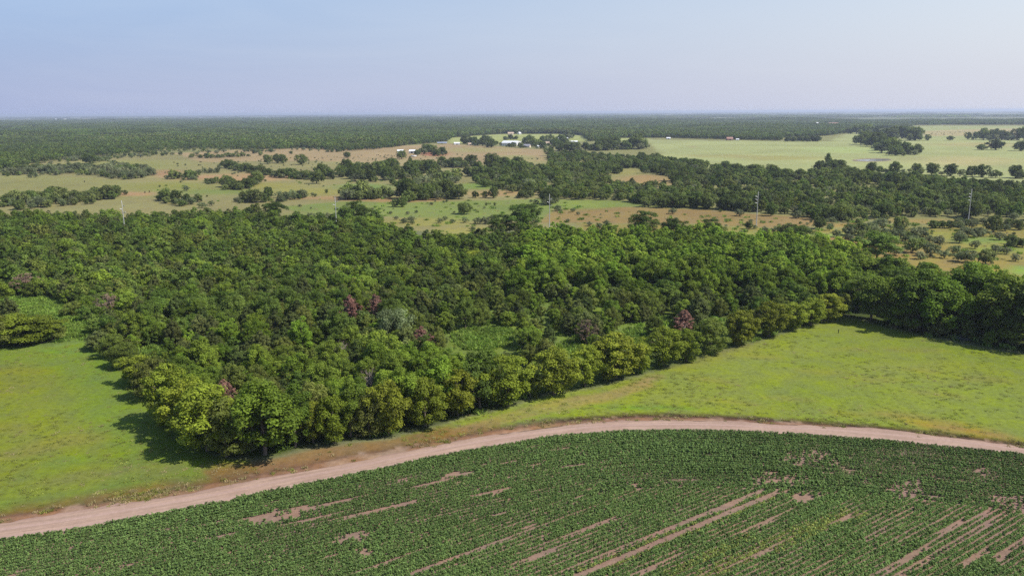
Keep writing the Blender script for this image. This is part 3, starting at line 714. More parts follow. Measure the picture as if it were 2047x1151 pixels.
# trees along the wood's edge, one by one: pixel of the foot, height and width in pixels, kind
EDGE = [
    (626, 884, 80, 46, 'yellow', 'small yellow-green tree'), (668, 885, 92, 62, 'yellow', 'slender yellowish tree with thin crown'),
    (530, 908, 140, 135, 'bright', 'tall broad green tree'), (415, 900, 122, 112, 'yellow', 'wide yellow-green tree'), (455, 912, 100, 90, 'olive', 'olive green tree'),
    (344, 848, 108, 84, 'yellow', 'tall yellow-green tree'), (306, 796, 70, 66, 'olive', 'low olive tree'), (378, 872, 100, 80, 'yellow', 'yellow-green tree'),
    (278, 768, 52, 60, 'yellow', 'low yellow-green tree'), (250, 734, 44, 60, 'olive', 'bushy olive tree'), (226, 712, 40, 50, 'olive', 'low bushy olive tree'), (200, 697, 34, 50, 'cedar', 'low dark bushy tree'),
    (776, 868, 102, 78, 'yellow', 'yellow-green tree with open crown'), (740, 872, 84, 60, 'olive', 'thin olive tree'), (851, 850, 92, 84, 'yellow', 'rounded yellow-green tree'), (916, 830, 90, 76, 'yellow', 'full yellow-green tree'),
    (700, 872, 104, 70, 'mid', 'green tree'), (960, 814, 110, 90, 'deep', 'tall dark green tree'), (1015, 810, 100, 92, 'yellow', 'large rounded yellow-green tree'),
    (1108, 788, 92, 86, 'yellow', 'broad golden-green tree'), (1170, 772, 82, 62, 'yellow', 'bright yellow-green tree'), (1231, 756, 88, 96, 'yellow', 'wide pale yellow-green tree'), (1278, 745, 62, 46, 'yellow', 'narrow yellow-green tree'),
    (1327, 732, 78, 72, 'yellow', 'round yellow-green tree'), (1372, 722, 64, 48, 'yellow', 'upright yellow-green tree'), (1422, 704, 64, 66, 'olive', 'olive green tree'),
    (1480, 688, 64, 62, 'yellow', 'round yellow-green tree'), (1539, 672, 68, 62, 'yellow', 'yellow-green tree'), (1583, 658, 52, 48, 'yellow', 'small yellow-green tree'),
    (1621, 650, 52, 52, 'yellow', 'small round yellow-green tree'), (1655, 641, 52, 52, 'yellow', 'yellow-green tree'), (1682, 631, 42, 38, 'olive', 'last small olive tree'),
    (590, 892, 112, 80, 'mid', 'green tree'), (800, 845, 110, 80, 'bright', 'tall green tree'), (880, 822, 108, 84, 'bright', 'tall bright green tree'), (1060, 792, 56, 44, 'olive', 'small olive tree'),
    # right-hand stand at the meadow
    (1740, 640, 84, 80, 'mid', 'dark leafy tree'), (1790, 652, 92, 90, 'bright', 'tall leafy green tree'), (1835, 660, 104, 100, 'mid', 'tall rounded green tree'), (1885, 668, 100, 92, 'bright', 'tall ragged green tree'),
    (1925, 655, 110, 90, 'mid', 'tall green tree'), (1975, 664, 108, 96, 'bright', 'tall spreading green tree'), (2020, 684, 116, 110, 'mid', 'tall spreading green tree'), (2062, 694, 120, 110, 'deep', 'tall dark tree'),
    (1712, 620, 66, 60, 'deep', 'dark green tree'), (1950, 640, 100, 90, 'bright', 'bright green tree'),
    # along the top of the left meadow
    (-10, 692, 56, 70, 'olive', 'olive green tree'), (32, 686, 50, 76, 'yellow', 'low yellow-green tree'), (72, 682, 44, 76, 'yellow', 'rounded yellow-green tree'), (104, 678, 30, 50, 'olive', 'low olive tree'),
    (-14, 622, 56, 50, 'bright', 'green tree by the glade'), (150, 632, 26, 40, 'olive', 'low olive tree by the glade')]
# dead and reddish trees inside the wood
DEAD = [(703, 660, 70, 50, 'deadred', 'crimson dead cedar, the largest red tree in the wood'), (752, 650, 66, 40, 'deadred', 'red and grey dead cedar beside the largest crimson one'),
        (842, 704, 52, 46, 'deadred', 'small rust red dead cedar right of a round grey-green tree'), (452, 815, 54, 44, 'deadred', 'pinkish dead tree near the corner of the left meadow'),
        (1366, 672, 56, 44, 'deadred', 'dull red dead tree near the right meadow'), (1172, 690, 54, 44, 'rusty', 'brownish half-dead cedar in the sparse cedar ground'),
        (684, 725, 46, 40, 'bare', 'leafless pinkish grey tree below the crimson dead cedar'), (222, 640, 50, 50, 'rusty', 'brownish purple half-dead tree near the left clearing'),
        (56, 590, 40, 48, 'rusty', 'greyish brown half-dead tree beyond the left clearing'),
        (742, 800, 70, 46, 'bare', 'bare pale limbed tree behind the yellow edge trees')]
ACCENT = [(790, 690, 72, 80, 'grey', 'round grey-green tree between the two red dead cedars'), (930, 655, 60, 50, 'deep', 'glossy blue-green tree in the cedar ground'),
          (1040, 470, 62, 66, 'deep', 'tall dark tree standing above the far edge of the wood'), (1000, 472, 44, 50, 'deep', 'dark tree beside the tallest at the far edge of the wood'),
          (1062, 440, 34, 46, 'deep', 'dark spreading tree behind the tallest far-edge tree'), (950, 530, 30, 44, 'yellow', 'yellow-green tree deep in the wood, right of two'), (915, 535, 28, 40, 'yellow', 'yellow-green tree deep in the wood, left of two'),
          (1285, 470, 48, 60, 'deep', 'dark round tree at the far edge of the wood below the orange pasture'), (1345, 475, 40, 48, 'deep', 'dark tree right of the round one at the far edge'),
          (1420, 478, 40, 50, 'deep', 'dark tree at the far edge near the fourth pole'), (1755, 520, 54, 70, 'deep', 'broad dark tree standing out over the right pasture'), (1592, 492, 40, 60, 'deep', 'dark tree at the far edge below the fourth pole'),
          (548, 440, 36, 50, 'deep', 'dark dome of a tree at the far left edge of the wood'), (715, 448, 46, 60, 'deep', 'dark tree by the second pole'), (690, 452, 40, 44, 'deep', 'dark tree just right of the second pole'), (752, 450, 30, 40, 'm_deep', 'low dark tree at the tip of the wood by the second pole'),
          (1480, 672, 50, 46, 'cedar', 'dark cedar behind the yellow edge trees'), (1395, 650, 60, 50, 'cedar', 'dark cedar above the dull red dead tree')]
taken = []
N_EDGE = 0
for (bx, by, hp, wp, key, lab) in EDGE:
    P = at(bx, by); s = px_per_m(P[0], P[1]); cv_ = math.cos(math.atan2(CAM_H, math.hypot(P[0], P[1])))
    h = hp / s / cv_; w = wp / s * 1.08
    if bx < 180: where = 'at the top of the left meadow' if by > 640 else 'by the clearing at the left edge'
    elif bx < 545: where = "on the wood's edge by the left meadow"
    elif bx < 1060: where = "on the wood's edge by the road"
    elif bx < 1700: where = "on the wood's edge by the right meadow"
    else: where = 'in the tall stand beside the right meadow'
    plant('cedar_tree' if key == 'cedar' else 'broadleaf_tree', key, P[0], P[1], h, w, '%s, %s' % (lab, where) if 0 else unique(lab, P[0], P[1], h), 'tree', "trees along the wood's edge")
    taken.append((P[0], P[1], w * .36)); N_EDGE += 1
for (bx, by, hp, wp, key, lab) in DEAD + ACCENT:
    P = at(bx, by); s = px_per_m(P[0], P[1]); cv_ = math.cos(math.atan2(CAM_H, math.hypot(P[0], P[1])))
    h = hp / s / cv_; w = wp / s * 1.05
    nm = 'dead_tree' if key in ('deadred', 'rusty', 'bare') else ('cedar_tree' if key == 'cedar' else 'broadleaf_tree')
    plant(nm, key, P[0], P[1], h, w, lab, 'dead tree' if nm == 'dead_tree' else 'tree', 'dead trees in the wood' if nm == 'dead_tree' else 'trees standing out in the wood')
    taken.append((P[0], P[1], w * .42))
    # keep the view of a dead tree open
    if nm == 'dead_tree':
        d_ = np.array([P[0], P[1]]) / math.hypot(P[0], P[1]); taken.append((P[0] - d_[0] * w * .9, P[1] - d_[1] * w * .9, w * .45))

# the rest of the wood
WP = in_view(jitter_grid(WOOD_W, 6.3, .26), 220)
keep = np.ones(len(WP), bool)
for c in CLEAR_W: keep &= ~inside(WP, c) | (rng.random(len(WP)) < .10)
for (x, y, r) in taken: keep &= np.hypot(WP[:, 0] - x, WP[:, 1] - y) > r + 1.2
edge_d = dist_line(WP, WOOD_W, True)
keep &= edge_d > 1.5
WP = WP[keep]; WPX = project(np.column_stack([WP, np.zeros(len(WP))]))

def zone(px, py, e):
    """which kinds grow where: weights"""
    if 1040 < px < 1720 and py < 600 + (px - 1040) * .02: return (('bright', .76), ('mid', .18), ('deep', .06)), 10.5
    if 640 < px < 1060 and py > 745: return (('bright', .5), ('mid', .4), ('deep', .1)), 10.0
    if 830 < px < 1480 and py > 575: return (('cedar', .44), ('olive', .2), ('mid', .2), ('deep', .1), ('grey', .06)), 7.4
    if px > 1690: return (('mid', .55), ('bright', .3), ('deep', .15)), 10.0
    if py > 690 and px < 640: return (('mid', .38), ('bright', .2), ('cedar', .2), ('olive', .14), ('deep', .08)), 8.6
    return (('mid', .40), ('deep', .18), ('cedar', .20), ('olive', .14), ('bright', .06), ('grey', .02)), 8.6
order = np.argsort(np.hypot(WP[:, 0], WP[:, 1])); FRONT_W = atv([(1690, 630), (1655, 640), (1583, 656), (1500, 684), (1400, 712), (1330, 733), (1240, 760), (1150, 780), (1060, 800)]); edge_w = dist_line(WP, FRONT_W)
N_SINGLE = 300 - N_EDGE - len(ACCENT)
mass = []
ADJ = {'mid': 'mid green leafy tree', 'bright': 'bright green leafy tree', 'deep': 'deep green leafy tree', 'cedar': 'dark green cedar', 'olive': 'olive green tree', 'grey': 'grey-green tree'}
nz = wob(WP, 60, 11.) * .6 + wob(WP, 23, 12.) * .4
n_done = 0
for i in order:
    x, y = WP[i]; qx, qy = WPX[i]
    kinds, h0 = zone(qx, qy, 0)
    u = rng.random(); k = kinds[-1][0]
    # neighbours tend to be of one kind
    u = (u * .55 + (.5 + .5 * nz[i]) * .45 * 1.0) if True else u
    acc = 0
    for kk, wgt in kinds:
        acc += wgt
        if u < acc: k = kk; break
    h = h0 * (.58 + .66 * rng.random() ** 1.2) * (1.0 + .12 * nz[i])
    if k == 'cedar': h *= .92
    if k == 'grey': h *= .8
    # keep the glades open to the sky: nothing tall stands right before them
    wq = h * .38 * np.array([_RT[0], _RT[1]]); tq = project(np.array([[x + wq[0] * g_, y + wq[1] * g_, h * f_] for f_ in (0, .3, .6, .9) for g_ in (-1, 0, 1)]))
    if any(inside(tq, c_).any() for c_ in CLEAR_PX) and rng.random() < .93: continue
    if 1050 < qx < 1680 and edge_w[i] < 15 and rng.random() < .72: continue
    if 840 < qx < 1500 and 590 < qy < 740 and rng.random() < .34: continue
    inpic = -60 < qx < PW + 60
    if n_done < N_SINGLE and inpic:
        plant('cedar_tree' if k == 'cedar' else 'broadleaf_tree', k, x, y, h, None, unique(ADJ[k], x, y, h), 'tree', 'trees inside the wood')
        n_done += 1
    else:
        mass.append((x, y, k, h))

def mass_to_stuff(name, items, lod, label, cat):
    keys = sorted({k for _, _, k, _ in items}); meshes = []; first = {}; P_, R_, S_, I_ = [], [], [], []
    for k in keys:
        first[k] = len(meshes); meshes += [p.both for p in PROTO[k]]
    for (x, y, k, h) in items:
        v = int(rng.integers(len(PROTO[k]))); p = PROTO[k][v]; sz = h / p.H; sx = sz * (.85 + .35 * rng.random())
        P_.append((x, y, 0)); R_.append(rng.random() * 6.283); S_.append((sx, sx * (.9 + .2 * rng.random()), sz)); I_.append(first[k] + v)
    return scatter(name, meshes, P_, R_, S_, I_, label, cat)
MID_OF = {'mid': 'm_mid', 'bright': 'm_bright', 'deep': 'm_deep', 'olive': 'm_olive', 'cedar': 'm_cedar', 'grey': 'mesquite'}
mass_to_stuff('woods', [(x, y, MID_OF[k] if math.hypot(x, y) > 300 else k, h) for x, y, k, h in mass], 1, 'dense green canopy filling the back of the wood', 'wood')
print('wood trees', len(WP), 'single', n_done, 'mass', len(mass))

UP_ = in_view(jitter_grid(WOOD_W, 4.6, .45), 160)
uq = project(np.column_stack([UP_, np.full(len(UP_), 3.0)])); ku = dist_line(UP_, WOOD_W, True) > 1.0
for c_ in CLEAR_PX: ku &= ~inside(uq, c_) & ~inside(project(np.column_stack([UP_, np.zeros(len(UP_))])), c_)
ku &= (dist_line(UP_, FRONT_W) > 16); ku &= ~((uq[:, 0] > 850) & (uq[:, 0] < 1500) & (uq[:, 1] > 590) & (uq[:, 1] < 740) & (rng.random(len(UP_)) < .65))
UP_ = UP_[ku]
uk = ('m_mid', 'm_olive', 'm_mid', 'm_bright', 'scrub', 'm_mid', 'm_olive', 'm_deep')
mass_to_stuff('understory', [(x, y, uk[int(rng.integers(8))], 2.6 + 4.2 * rng.random() ** 1.4) for x, y in UP_], 1, 'low saplings and brush filling the wood between its crowns', 'undergrowth')

# ------------------------------------------------------------------ scrub belt beyond the poles, far forest
BELT = [(1080, 392), (1100, 396), (1180, 402), (1255, 402), (1275, 415), (1380, 418), (1440, 420), (1500, 427), (1560, 434), (1640, 442), (1700, 442), (1800, 434), (1900, 434), (2047, 442), (2400, 452), (2400, 380), (2047, 372),
        (1950, 368), (1850, 364), (1750, 358), (1680, 348), (1600, 352), (1480, 346), (1400, 332), (1300, 320), (1180, 311), (1095, 316), (1100, 330), (1075, 350), (1062, 372)]
HOLES = [[(1215, 352), (1260, 345), (1340, 352), (1345, 372), (1290, 374), (1220, 366)], [(1230, 338), (1280, 336), (1290, 346), (1240, 348)], [(1370, 338), (1420, 335), (1430, 345), (1380, 348)],
         [(1080, 372), (1110, 366), (1130, 376), (1100, 384)], [(1700, 372), (1790, 368), (1800, 380), (1720, 384)]]
BP = in_view(jitter_grid(atv(BELT), 7.4, .36), 200)
kb = np.ones(len(BP), bool)
for h_ in HOLES: kb &= ~inside(BP, atv(h_))
nb = wob(BP, 120, 21.) * .6 + wob(BP, 43, 22.) * .4
kb &= rng.random(len(BP)) < np.clip(.74 + nb * .55, .12, 1)
BP = BP[kb]; nb = nb[kb]
items = []
for (x, y), n_ in zip(BP, nb):
    u = rng.random() + n_ * .3
    k, h = ('mesquite', 4.4) if u < .24 else ('scrub', 6.2) if u < .60 else ('m_cedar', 6.8) if u < .63 else ('m_olive', 7.0) if u < .74 else ('m_deep', 8.0) if u < .9 else ('oak', 9.5)
    items.append((x, y, k, h * (.7 + .5 * rng.random())))
mass_to_stuff('scrub_woods', items, 1, 'wide belt of scrub and low trees beyond the poles', 'scrub')

FOREST = [(-2600, 380), (-900, 372), (-200, 352), (0, 346), (70, 330), (130, 318), (200, 313), (280, 308), (400, 306), (470, 302), (560, 299), (600, 296), (640, 299), (700, 303), (770, 297), (820, 290), (890, 285),
          (905, 275), (1000, 268), (1120, 268), (1165, 271), (1180, 284), (1240, 276), (1300, 276), (1340, 276), (1560, 282), (1570, 276), (1660, 271), (1700, 266), (1705, 258), (1800, 256), (1820, 250), (2047, 249.6), (3000, 254),
          (3000, 246), (2047, 243), (1700, 241.5), (1400, 239.5), (1100, 239), (700, 239), (300, 239.2), (0, 241), (-2600, 248)]
FW = atv(FOREST)
def split_far(dist0, dist1, s):
    P = jitter_grid(np.clip(FW, -6000, 9000), s, .30)
    d = np.hypot(P[:, 0], P[:, 1]); P = P[(d > dist0) & (d <= dist1)]
    return in_view(P, 90)
P1 = split_far(0, 2600, 9.5)
OPEN = [[(880, 262), (1000, 262), (1120, 262), (1120, 286), (880, 290)]]
def not_field(P):
    q_ = project(np.column_stack([P, np.zeros(len(P))])); k_ = np.ones(len(P), bool)
    for cx, cy, rx, ry in fields: k_ &= ((q_[:, 0] - cx) / rx) ** 2 + ((q_[:, 1] - cy - ry) / (ry * 1.6)) ** 2 > 1
    return P[k_]
P1 = not_field(P1)
n1 = wob(P1, 260, 31.) * .6 + wob(P1, 90, 32.) * .4
nL = wob(P1, 520, 33.); k1 = rng.random(len(P1)) < np.clip(.88 + .5 * n1 + .45 * nL, .08, 1); P1 = P1[k1]; n1 = n1[k1] + .9 * nL[k1]
mass_to_stuff('forest', [(x, y, 'f_oak' if a < .5 else 'f_deep' if a < .78 else 'f_scrub', (7 + 5.5 * rng.random()) * (1 + .30 * b)) for (x, y), a, b in zip(P1, np.clip(rng.random(len(P1)) * .6 + .2 + n1 * .35, 0, 1), np.clip(n1, -1.6, 1.6))], 2,
              'blue-green forest spreading behind the pastures', 'forest')
P2 = not_field(split_far(2600, 9500, 52)); P2 = P2[wob(P2, 900, 43.) + .5 * rng.normal(size=len(P2)) * .5 > -.95]
n2 = wob(P2, 700, 41.)
scatter('forest', PATCH, np.column_stack([P2, np.zeros(len(P2))]), rng.integers(0, 4, len(P2)) * 1.5708 + rng.normal(size=len(P2)) * .1,
        np.column_stack([np.ones(len(P2)), np.ones(len(P2)), np.clip(1 + .6 * n2 + .3 * rng.random(len(P2)), .5, 2.0)]), rng.integers(0, 3, len(P2)), 'hazy forest ridge closing the horizon', 'forest')
# woods strewn over the far plain
PL = []
for d0, d1, n_ in ((7800, 12000, 260), (12000, 30000, 420)):
    a_ = np.radians(rng.uniform(-37, 37, n_)); r_ = np.sqrt(rng.uniform(d0 ** 2, d1 ** 2, n_)); PL.append(np.stack([r_ * np.sin(a_), r_ * np.cos(a_)], 1))
PL = np.vstack(PL)
scatter('distant_woods', PATCH, np.column_stack([PL, np.zeros(len(PL))]), rng.random(len(PL)) * .3, np.column_stack([3 + 9 * rng.random(len(PL)), 2 + 3 * rng.random(len(PL)), .8 + .8 * rng.random(len(PL))]),
        rng.integers(0, 3, len(PL)), 'faint strips of wood on the hazy far plain', 'woods')
print('belt', len(BP), 'forest', len(P1), len(P2))

# ------------------------------------------------------------------ pasture trees and bushes: pixel of the foot, height in pixels, width/height, kind
PT = []
def row(pts, key, h, where, ratio=1.15, sd=.15):
    for (x, y) in pts: PT.append((x, y, h * (1 + sd * rng.normal()), ratio, key, where))
row([(454, 336), (466, 338), (478, 341), (492, 343), (506, 345), (520, 347), (536, 350), (550, 353), (564, 355), (580, 355), (596, 357), (612, 358), (626, 359)], 'oak', 15, 'in the dark pasture tree line', 1.5)
row([(535, 328)], 'oak', 18, 'left of a pair of pasture oaks', 1.1, 0); row([(555, 326)], 'oak', 18, 'in the pair of pasture oaks', 1., 0); row([(566, 327)], 'oak', 18, 'right in the pair of pasture oaks', 1., 0)
row([(603, 329)], 'oak', 20, 'alone on the tan pasture', 1.25, 0); row([(694, 316)], 'oak', 12, 'alone near the cattle', 1.3, 0); row([(582, 308)], 'oak', 6, 'alone below the forest', 1.3, 0)
row([(643, 358)], 'oak', 30, 'tall at the end of the tree line', .95, 0); row([(634, 367)], 'scrub', 24, 'dense and round below the tree line', 1.2, 0); row([(655, 356), (664, 358)], 'scrub', 16, 'at the end of the tree line', 1.1)
row([(455, 374), (465, 378), (480, 378), (494, 377), (505, 373), (512, 368), (520, 364)], 'oak', 19, 'in the dark clump on the pasture', 1.2)
row([(488, 402), (500, 404), (513, 405), (526, 404), (537, 396)], 'scrub', 22, 'in the clump below the dark clump', 1.1)
row([(560, 403), (572, 401), (585, 398), (597, 395), (606, 396)], 'mesquite', 16, 'in the greyish clump behind the wood', 1.3)
row([(414, 366), (424, 367), (434, 366)], 'scrub', 13, 'in a small round pasture thicket', 1.3)
row([(346, 358), (356, 357), (378, 359), (388, 358)], 'scrub', 15, 'in a ragged pasture thicket', 1.3)
row([(398, 347), (410, 346), (422, 346), (434, 345)], 'mesquite', 8, 'in the pale low hedge', 1.6)
row([(372, 382)], 'mesquite', 10, 'alone behind the wood', 1.5, 0); row([(653, 386)], 'scrub', 8, 'alone on the grass behind the wood', 1., 0); row([(625, 392), (630, 394)], 'mesquite', 8, 'low behind the wood', 1.2)
row([(384, 315), (400, 316), (414, 316), (424, 316), (436, 316), (446, 315), (456, 314), (466, 314), (476, 314), (486, 313), (496, 313)], 'scrub', 7.5, 'in the low hedge below the forest', 1.7); row([(508, 308), (521, 312)], 'scrub', 11, 'at the end of the low hedge', 1.1)
row([(655, 304), (664, 304), (674, 304), (684, 303)], 'scrub', 9, 'in the dark row below the forest', 1.3)
row([(684, 353), (692, 345), (703, 358), (716, 348), (722, 362), (735, 350), (742, 362), (756, 350), (768, 348), (772, 360), (784, 347), (790, 356), (802, 358), (818, 354), (826, 348), (838, 346), (848, 342), (860, 346), (868, 352)], 'oak', 25, 'in the largest dark pasture clump', 1.05)
row([(876, 362), (886, 358), (896, 364), (908, 358), (916, 352)], 'scrub', 18, 'at the largest clump ragged end', 1.1)
row([(785, 369)], 'oak', 15, 'small and alone before the largest clump', .9, 0)
row([(687, 394), (699, 396), (712, 397), (726, 397), (740, 397), (754, 397), (768, 395)], 'scrub', 27, 'in the thicket by the second pole', 1.05)
row([(806, 390), (815, 398), (828, 400), (842, 400), (856, 399), (868, 396), (880, 394), (848, 388), (892, 394)], 'oak', 30, 'in the middle pasture thicket', 1.0)
row([(917, 398)], 'oak', 30, 'dense and round beside the middle thicket', 1.15, 0); row([(950, 396)], 'scrub', 14, 'small between two thickets', 1.1, 0); row([(970, 396)], 'scrub', 14, 'low beside a taller pasture tree', 1.1, 0); row([(987, 396)], 'oak', 24, 'tall and narrow on the tan pasture', .9, 0)
row([(790, 414)], 'scrub', 16, 'left of a pair on the green strip', 1.2, 0); row([(805, 414)], 'oak', 22, 'right of a pair on the green strip', .9, 0)
row([(928, 428)], 'oak', 24, 'dense, round and alone on the green strip', 1.35, 0); row([(972, 411), (989, 412)], 'scrub', 7, 'tiny on the green strip', .9)
row([(884, 333), (894, 335), (906, 335), (918, 334), (930, 335), (942, 332)], 'oak', 22, 'in the pale trunked grove below the farm', 1.15)
row([(936, 352), (950, 353), (966, 353), (976, 358), (955, 345)], 'scrub', 20, 'in the thicket below the pale grove', 1.15)
row([(982, 338), (996, 336), (1008, 336), (990, 344), (1022, 345), (1014, 352), (1034, 338), (1044, 350), (1028, 356), (1009, 372), (1020, 378), (1035, 380), (1046, 374), (1050, 362), (1012, 362)], 'oak', 24, 'in the grove beside the scrub belt', 1.1)
row([(1044, 396), (1054, 393), (1060, 384)], 'oak', 18, 'at the left tip of the scrub belt', 1.1); row([(1088, 397), (1096, 408), (1108, 405)], 'oak', 26, 'beside the middle pole', 1.)
row([(803, 318)], 'oak', 17, 'before the white shed', 1.2, 0); row([(834, 311)], 'oak', 11, 'beside the white shed', 1.4, 0); row([(820, 324)], 'm_cedar', 11, 'pointed before the white shed', .8, 0)
row([(852, 305), (862, 308), (874, 312), (884, 309)], 'oak', 17, 'in the grove beside the white shed', 1.35)
row([(1170, 300), (1182, 301), (1196, 301), (1210, 300), (1222, 300), (1236, 299), (1250, 299), (1262, 298), (1275, 298), (1287, 297), (1200, 294), (1230, 292), (1150, 303), (1138, 303), (1118, 302)], 'oak', 19, 'in the dark grove beside the farm', 1.2)
row([(930, 288), (945, 290), (955, 291), (965, 292), (975, 288), (968, 286), (950, 284), (983, 295)], 'oak', 17, 'in the grove left of the white barn', 1.1)
row([(1018, 294), (1026, 294), (1040, 296)], 'oak', 9, 'before the white barn', 1.2); row([(1058, 290), (1068, 292), (1078, 294), (1085, 297), (1086, 284), (1100, 286), (1108, 292), (1120, 288), (1126, 284), (1135, 277), (1098, 312)], 'oak', 15, 'among the farm houses', 1.2)
row([(992, 290), (1002, 291)], 'oak', 7, 'left of the white barn', 1.2); row([(1010, 280), (1020, 279), (1032, 279), (1048, 280)], 'oak', 9, 'behind the white barn', 1.3)
row([(1712, 287)], 'oak', 15, 'at the left end of the pond grove', 1.2, 0)
row([(1730, 290), (1742, 290), (1752, 293), (1764, 297), (1774, 301), (1782, 306), (1790, 311), (1798, 308), (1808, 309)], 'oak', 22, 'in the dark grove beside the pond', 1.2)
row([(1820, 309), (1833, 309)], 'oak', 18, 'at the right end of the pond grove', 1.1)
row([(1770, 278), (1780, 278), (1792, 276), (1803, 277), (1812, 272), (1820, 281), (1830, 281)], 'oak', 19, 'in the grove behind the pond grove', 1.3)
row([(1712, 268), (1722, 268), (1734, 267), (1744, 267), (1754, 269)], 'oak', 15, 'in the row at the far field edge', 1.2)
row([(1899, 281)], 'oak', 8, 'small and alone on the far pale field', 1.7, 0); row([(1935, 279)], 'oak', 13, 'left of a pair on the far field', .9, 0); row([(1950, 279)], 'oak', 13, 'right of a pair on the far field', .95, 0)
row([(1966, 280), (1978, 280), (1990, 280), (2003, 280), (2016, 280)], 'oak', 18, 'in the pale trunked row on the far field', 1.1); row([(2034, 280), (2047, 281)], 'oak', 21, 'at the pale trunked row end', 1.)
row([(1962, 300)], 'oak', 10, 'low beside a round far-field oak', 1.8, 0); row([(1990, 300)], 'oak', 18, 'round on the far pale field', 1.5, 0); row([(2040, 302)], 'oak', 17, 'at the right border of the far field', 1.5, 0)
row([(1655, 330)], 'oak', 22, 'standing above the dark dome at the belt', .6, 0); row([(1640, 338), (1652, 340), (1665, 338), (1678, 338)], 'oak', 16, 'in the scrub belt dark dome', 1.4)
row([(1742, 345), (1788, 348), (1832, 346), (1862, 350), (1900, 352), (1942, 350), (1962, 354), (2030, 356)], 'oak', 20, 'along the scrub belt top', 1.1)
row([(1575, 283), (1588, 283), (1600, 283), (1612, 283), (1624, 283), (1634, 283)], 'oak', 9, 'in the far forest tapering tongue', 1.5)
row([(12, 412), (24, 406), (36, 408), (50, 402), (64, 404), (80, 402), (98, 400), (110, 398), (124, 402), (150, 402), (190, 396), (205, 396), (218, 398), (232, 392)], 'scrub', 20, 'in the thicket behind the wood', 1.3)
row([(20, 350), (38, 350), (60, 348), (80, 346), (100, 346), (120, 344), (140, 345), (156, 344), (170, 346), (190, 350), (205, 352), (220, 354), (236, 356), (250, 358), (262, 358), (276, 356), (290, 352), (302, 350), (215, 344), (240, 346)], 'mesquite', 13, 'in the grey pasture brush', 1.5)
row([(180, 327)], 'oak', 19, 'dark dome beyond the grey brush', 1.7, 0); row([(60, 356), (72, 355)], 'mesquite', 9, 'at the left of the grey brush', 1.6)
row([(336, 402), (352, 404), (374, 408), (396, 404), (330, 400)], 'scrub', 18, 'along the back of the wood', 1.1); row([(306, 310), (325, 312)], 'oak', 7, 'small below the left forest', 1.2)
DESC = {'oak': 'dark green oak', 'scrub': 'dense green shrub tree', 'mesquite': 'feathery grey-green shrub', 'm_cedar': 'dark cedar'}
NAME = {'oak': 'pasture_tree', 'scrub': 'shrub', 'mesquite': 'shrub', 'm_cedar': 'pasture_tree'}
from collections import Counter
cnt = Counter(p[5] for p in PT)
for (bx, by, hp, ratio, key, where) in PT:
    P = at(bx, by); s = px_per_m(P[0], P[1]); h = max(2.2, hp / s)
    lab = '%s %s' % (DESC[key], where)
    if cnt[where] > 1:      # count along the group from the left
        xs = sorted(p[0] for p in PT if p[5] == where); lab = '%s, %s from left %s' % (DESC[key], _ORD[xs.index(bx)], where)
    plant(NAME[key], key, P[0], P[1], h, h * ratio, lab, 'shrub' if NAME[key] == 'shrub' else 'pasture tree', 'trees and shrubs ' + where if cnt[where] > 1 else None)

br = []
for (bx, by, hp, ratio, key, where) in PT:
    if cnt[where] < 3: continue
    P = at(bx, by); s_ = px_per_m(P[0], P[1]); h = hp / s_
    for _ in range(3):
        a_ = rng.random() * 6.283; r_ = h * (.3 + .6 * rng.random())
        br.append((P[0] + r_ * math.cos(a_), P[1] + r_ * math.sin(a_) * 1.5, 'scrub' if rng.random() < .6 else 'mesquite', max(1.5, h * (.25 + .4 * rng.random()))))
def brush_in(pts, s_, key_mix, h0, dens=.7):
    P_ = in_view(jitter_grid(atv(pts), s_, .42), 80); w_ = wob(P_, s_ * 9, 7.7); P_ = P_[rng.random(len(P_)) < dens + .6 * w_]
    for x_, y_ in P_:
        br.append((x_, y_, key_mix[int(rng.integers(len(key_mix)))], h0 * (.5 + .9 * rng.random())))
GM = ('mesquite', 'mesquite', 'scrub')
brush_in([(0, 356), (0, 340), (70, 330), (150, 320), (210, 318), (240, 330), (300, 336), (310, 350), (250, 358), (150, 350), (60, 352)], 9, GM, 4.5, .45)
brush_in([(60, 322), (200, 315), (340, 308), (480, 304), (560, 301), (560, 304), (480, 309), (340, 312), (200, 320)], 12, GM, 4.5, .45)
brush_in([(560, 300), (640, 300), (780, 294), (780, 297), (640, 304)], 14, GM, 4.5, .5)
brush_in([(0, 420), (0, 404), (120, 396), (230, 392), (236, 402), (150, 412), (60, 420)], 8, ('scrub', 'mesquite', 'scrub'), 5.5, .5)
brush_in([(330, 408), (400, 404), (480, 410), (480, 418), (340, 414)], 9, ('scrub', 'mesquite'), 4.5, .5)
brush_in([(760, 352), (900, 350), (930, 366), (850, 378), (780, 372)], 9, ('scrub', 'mesquite'), 5.0, .35)
brush_in([(930, 350), (1060, 335), (1090, 380), (1040, 392), (960, 372)], 9, ('scrub', 'oak', 'scrub'), 6.0, .45)
brush_in([(1690, 470), (1850, 462), (1860, 490), (1760, 500), (1690, 490)], 8, GM, 3.6, .35)
brush_in([(1780, 490), (1980, 470), (2080, 480), (2080, 540), (1960, 545), (1830, 530)], 11, GM, 3.0, .3)
brush_in([(1600, 446), (1760, 440), (1780, 456), (1640, 462)], 9, GM, 3.2, .4)
brush_in([(1860, 450), (2080, 445), (2080, 462), (1880, 462)], 9, GM, 3.2, .4)
brush_in([(1300, 322), (1420, 332), (1500, 344), (1470, 350), (1380, 340), (1300, 330)], 11, GM, 4.5, .5)
mass_to_stuff('brush', br, 1, 'low brush filling the feet of the pasture thickets', 'brush')

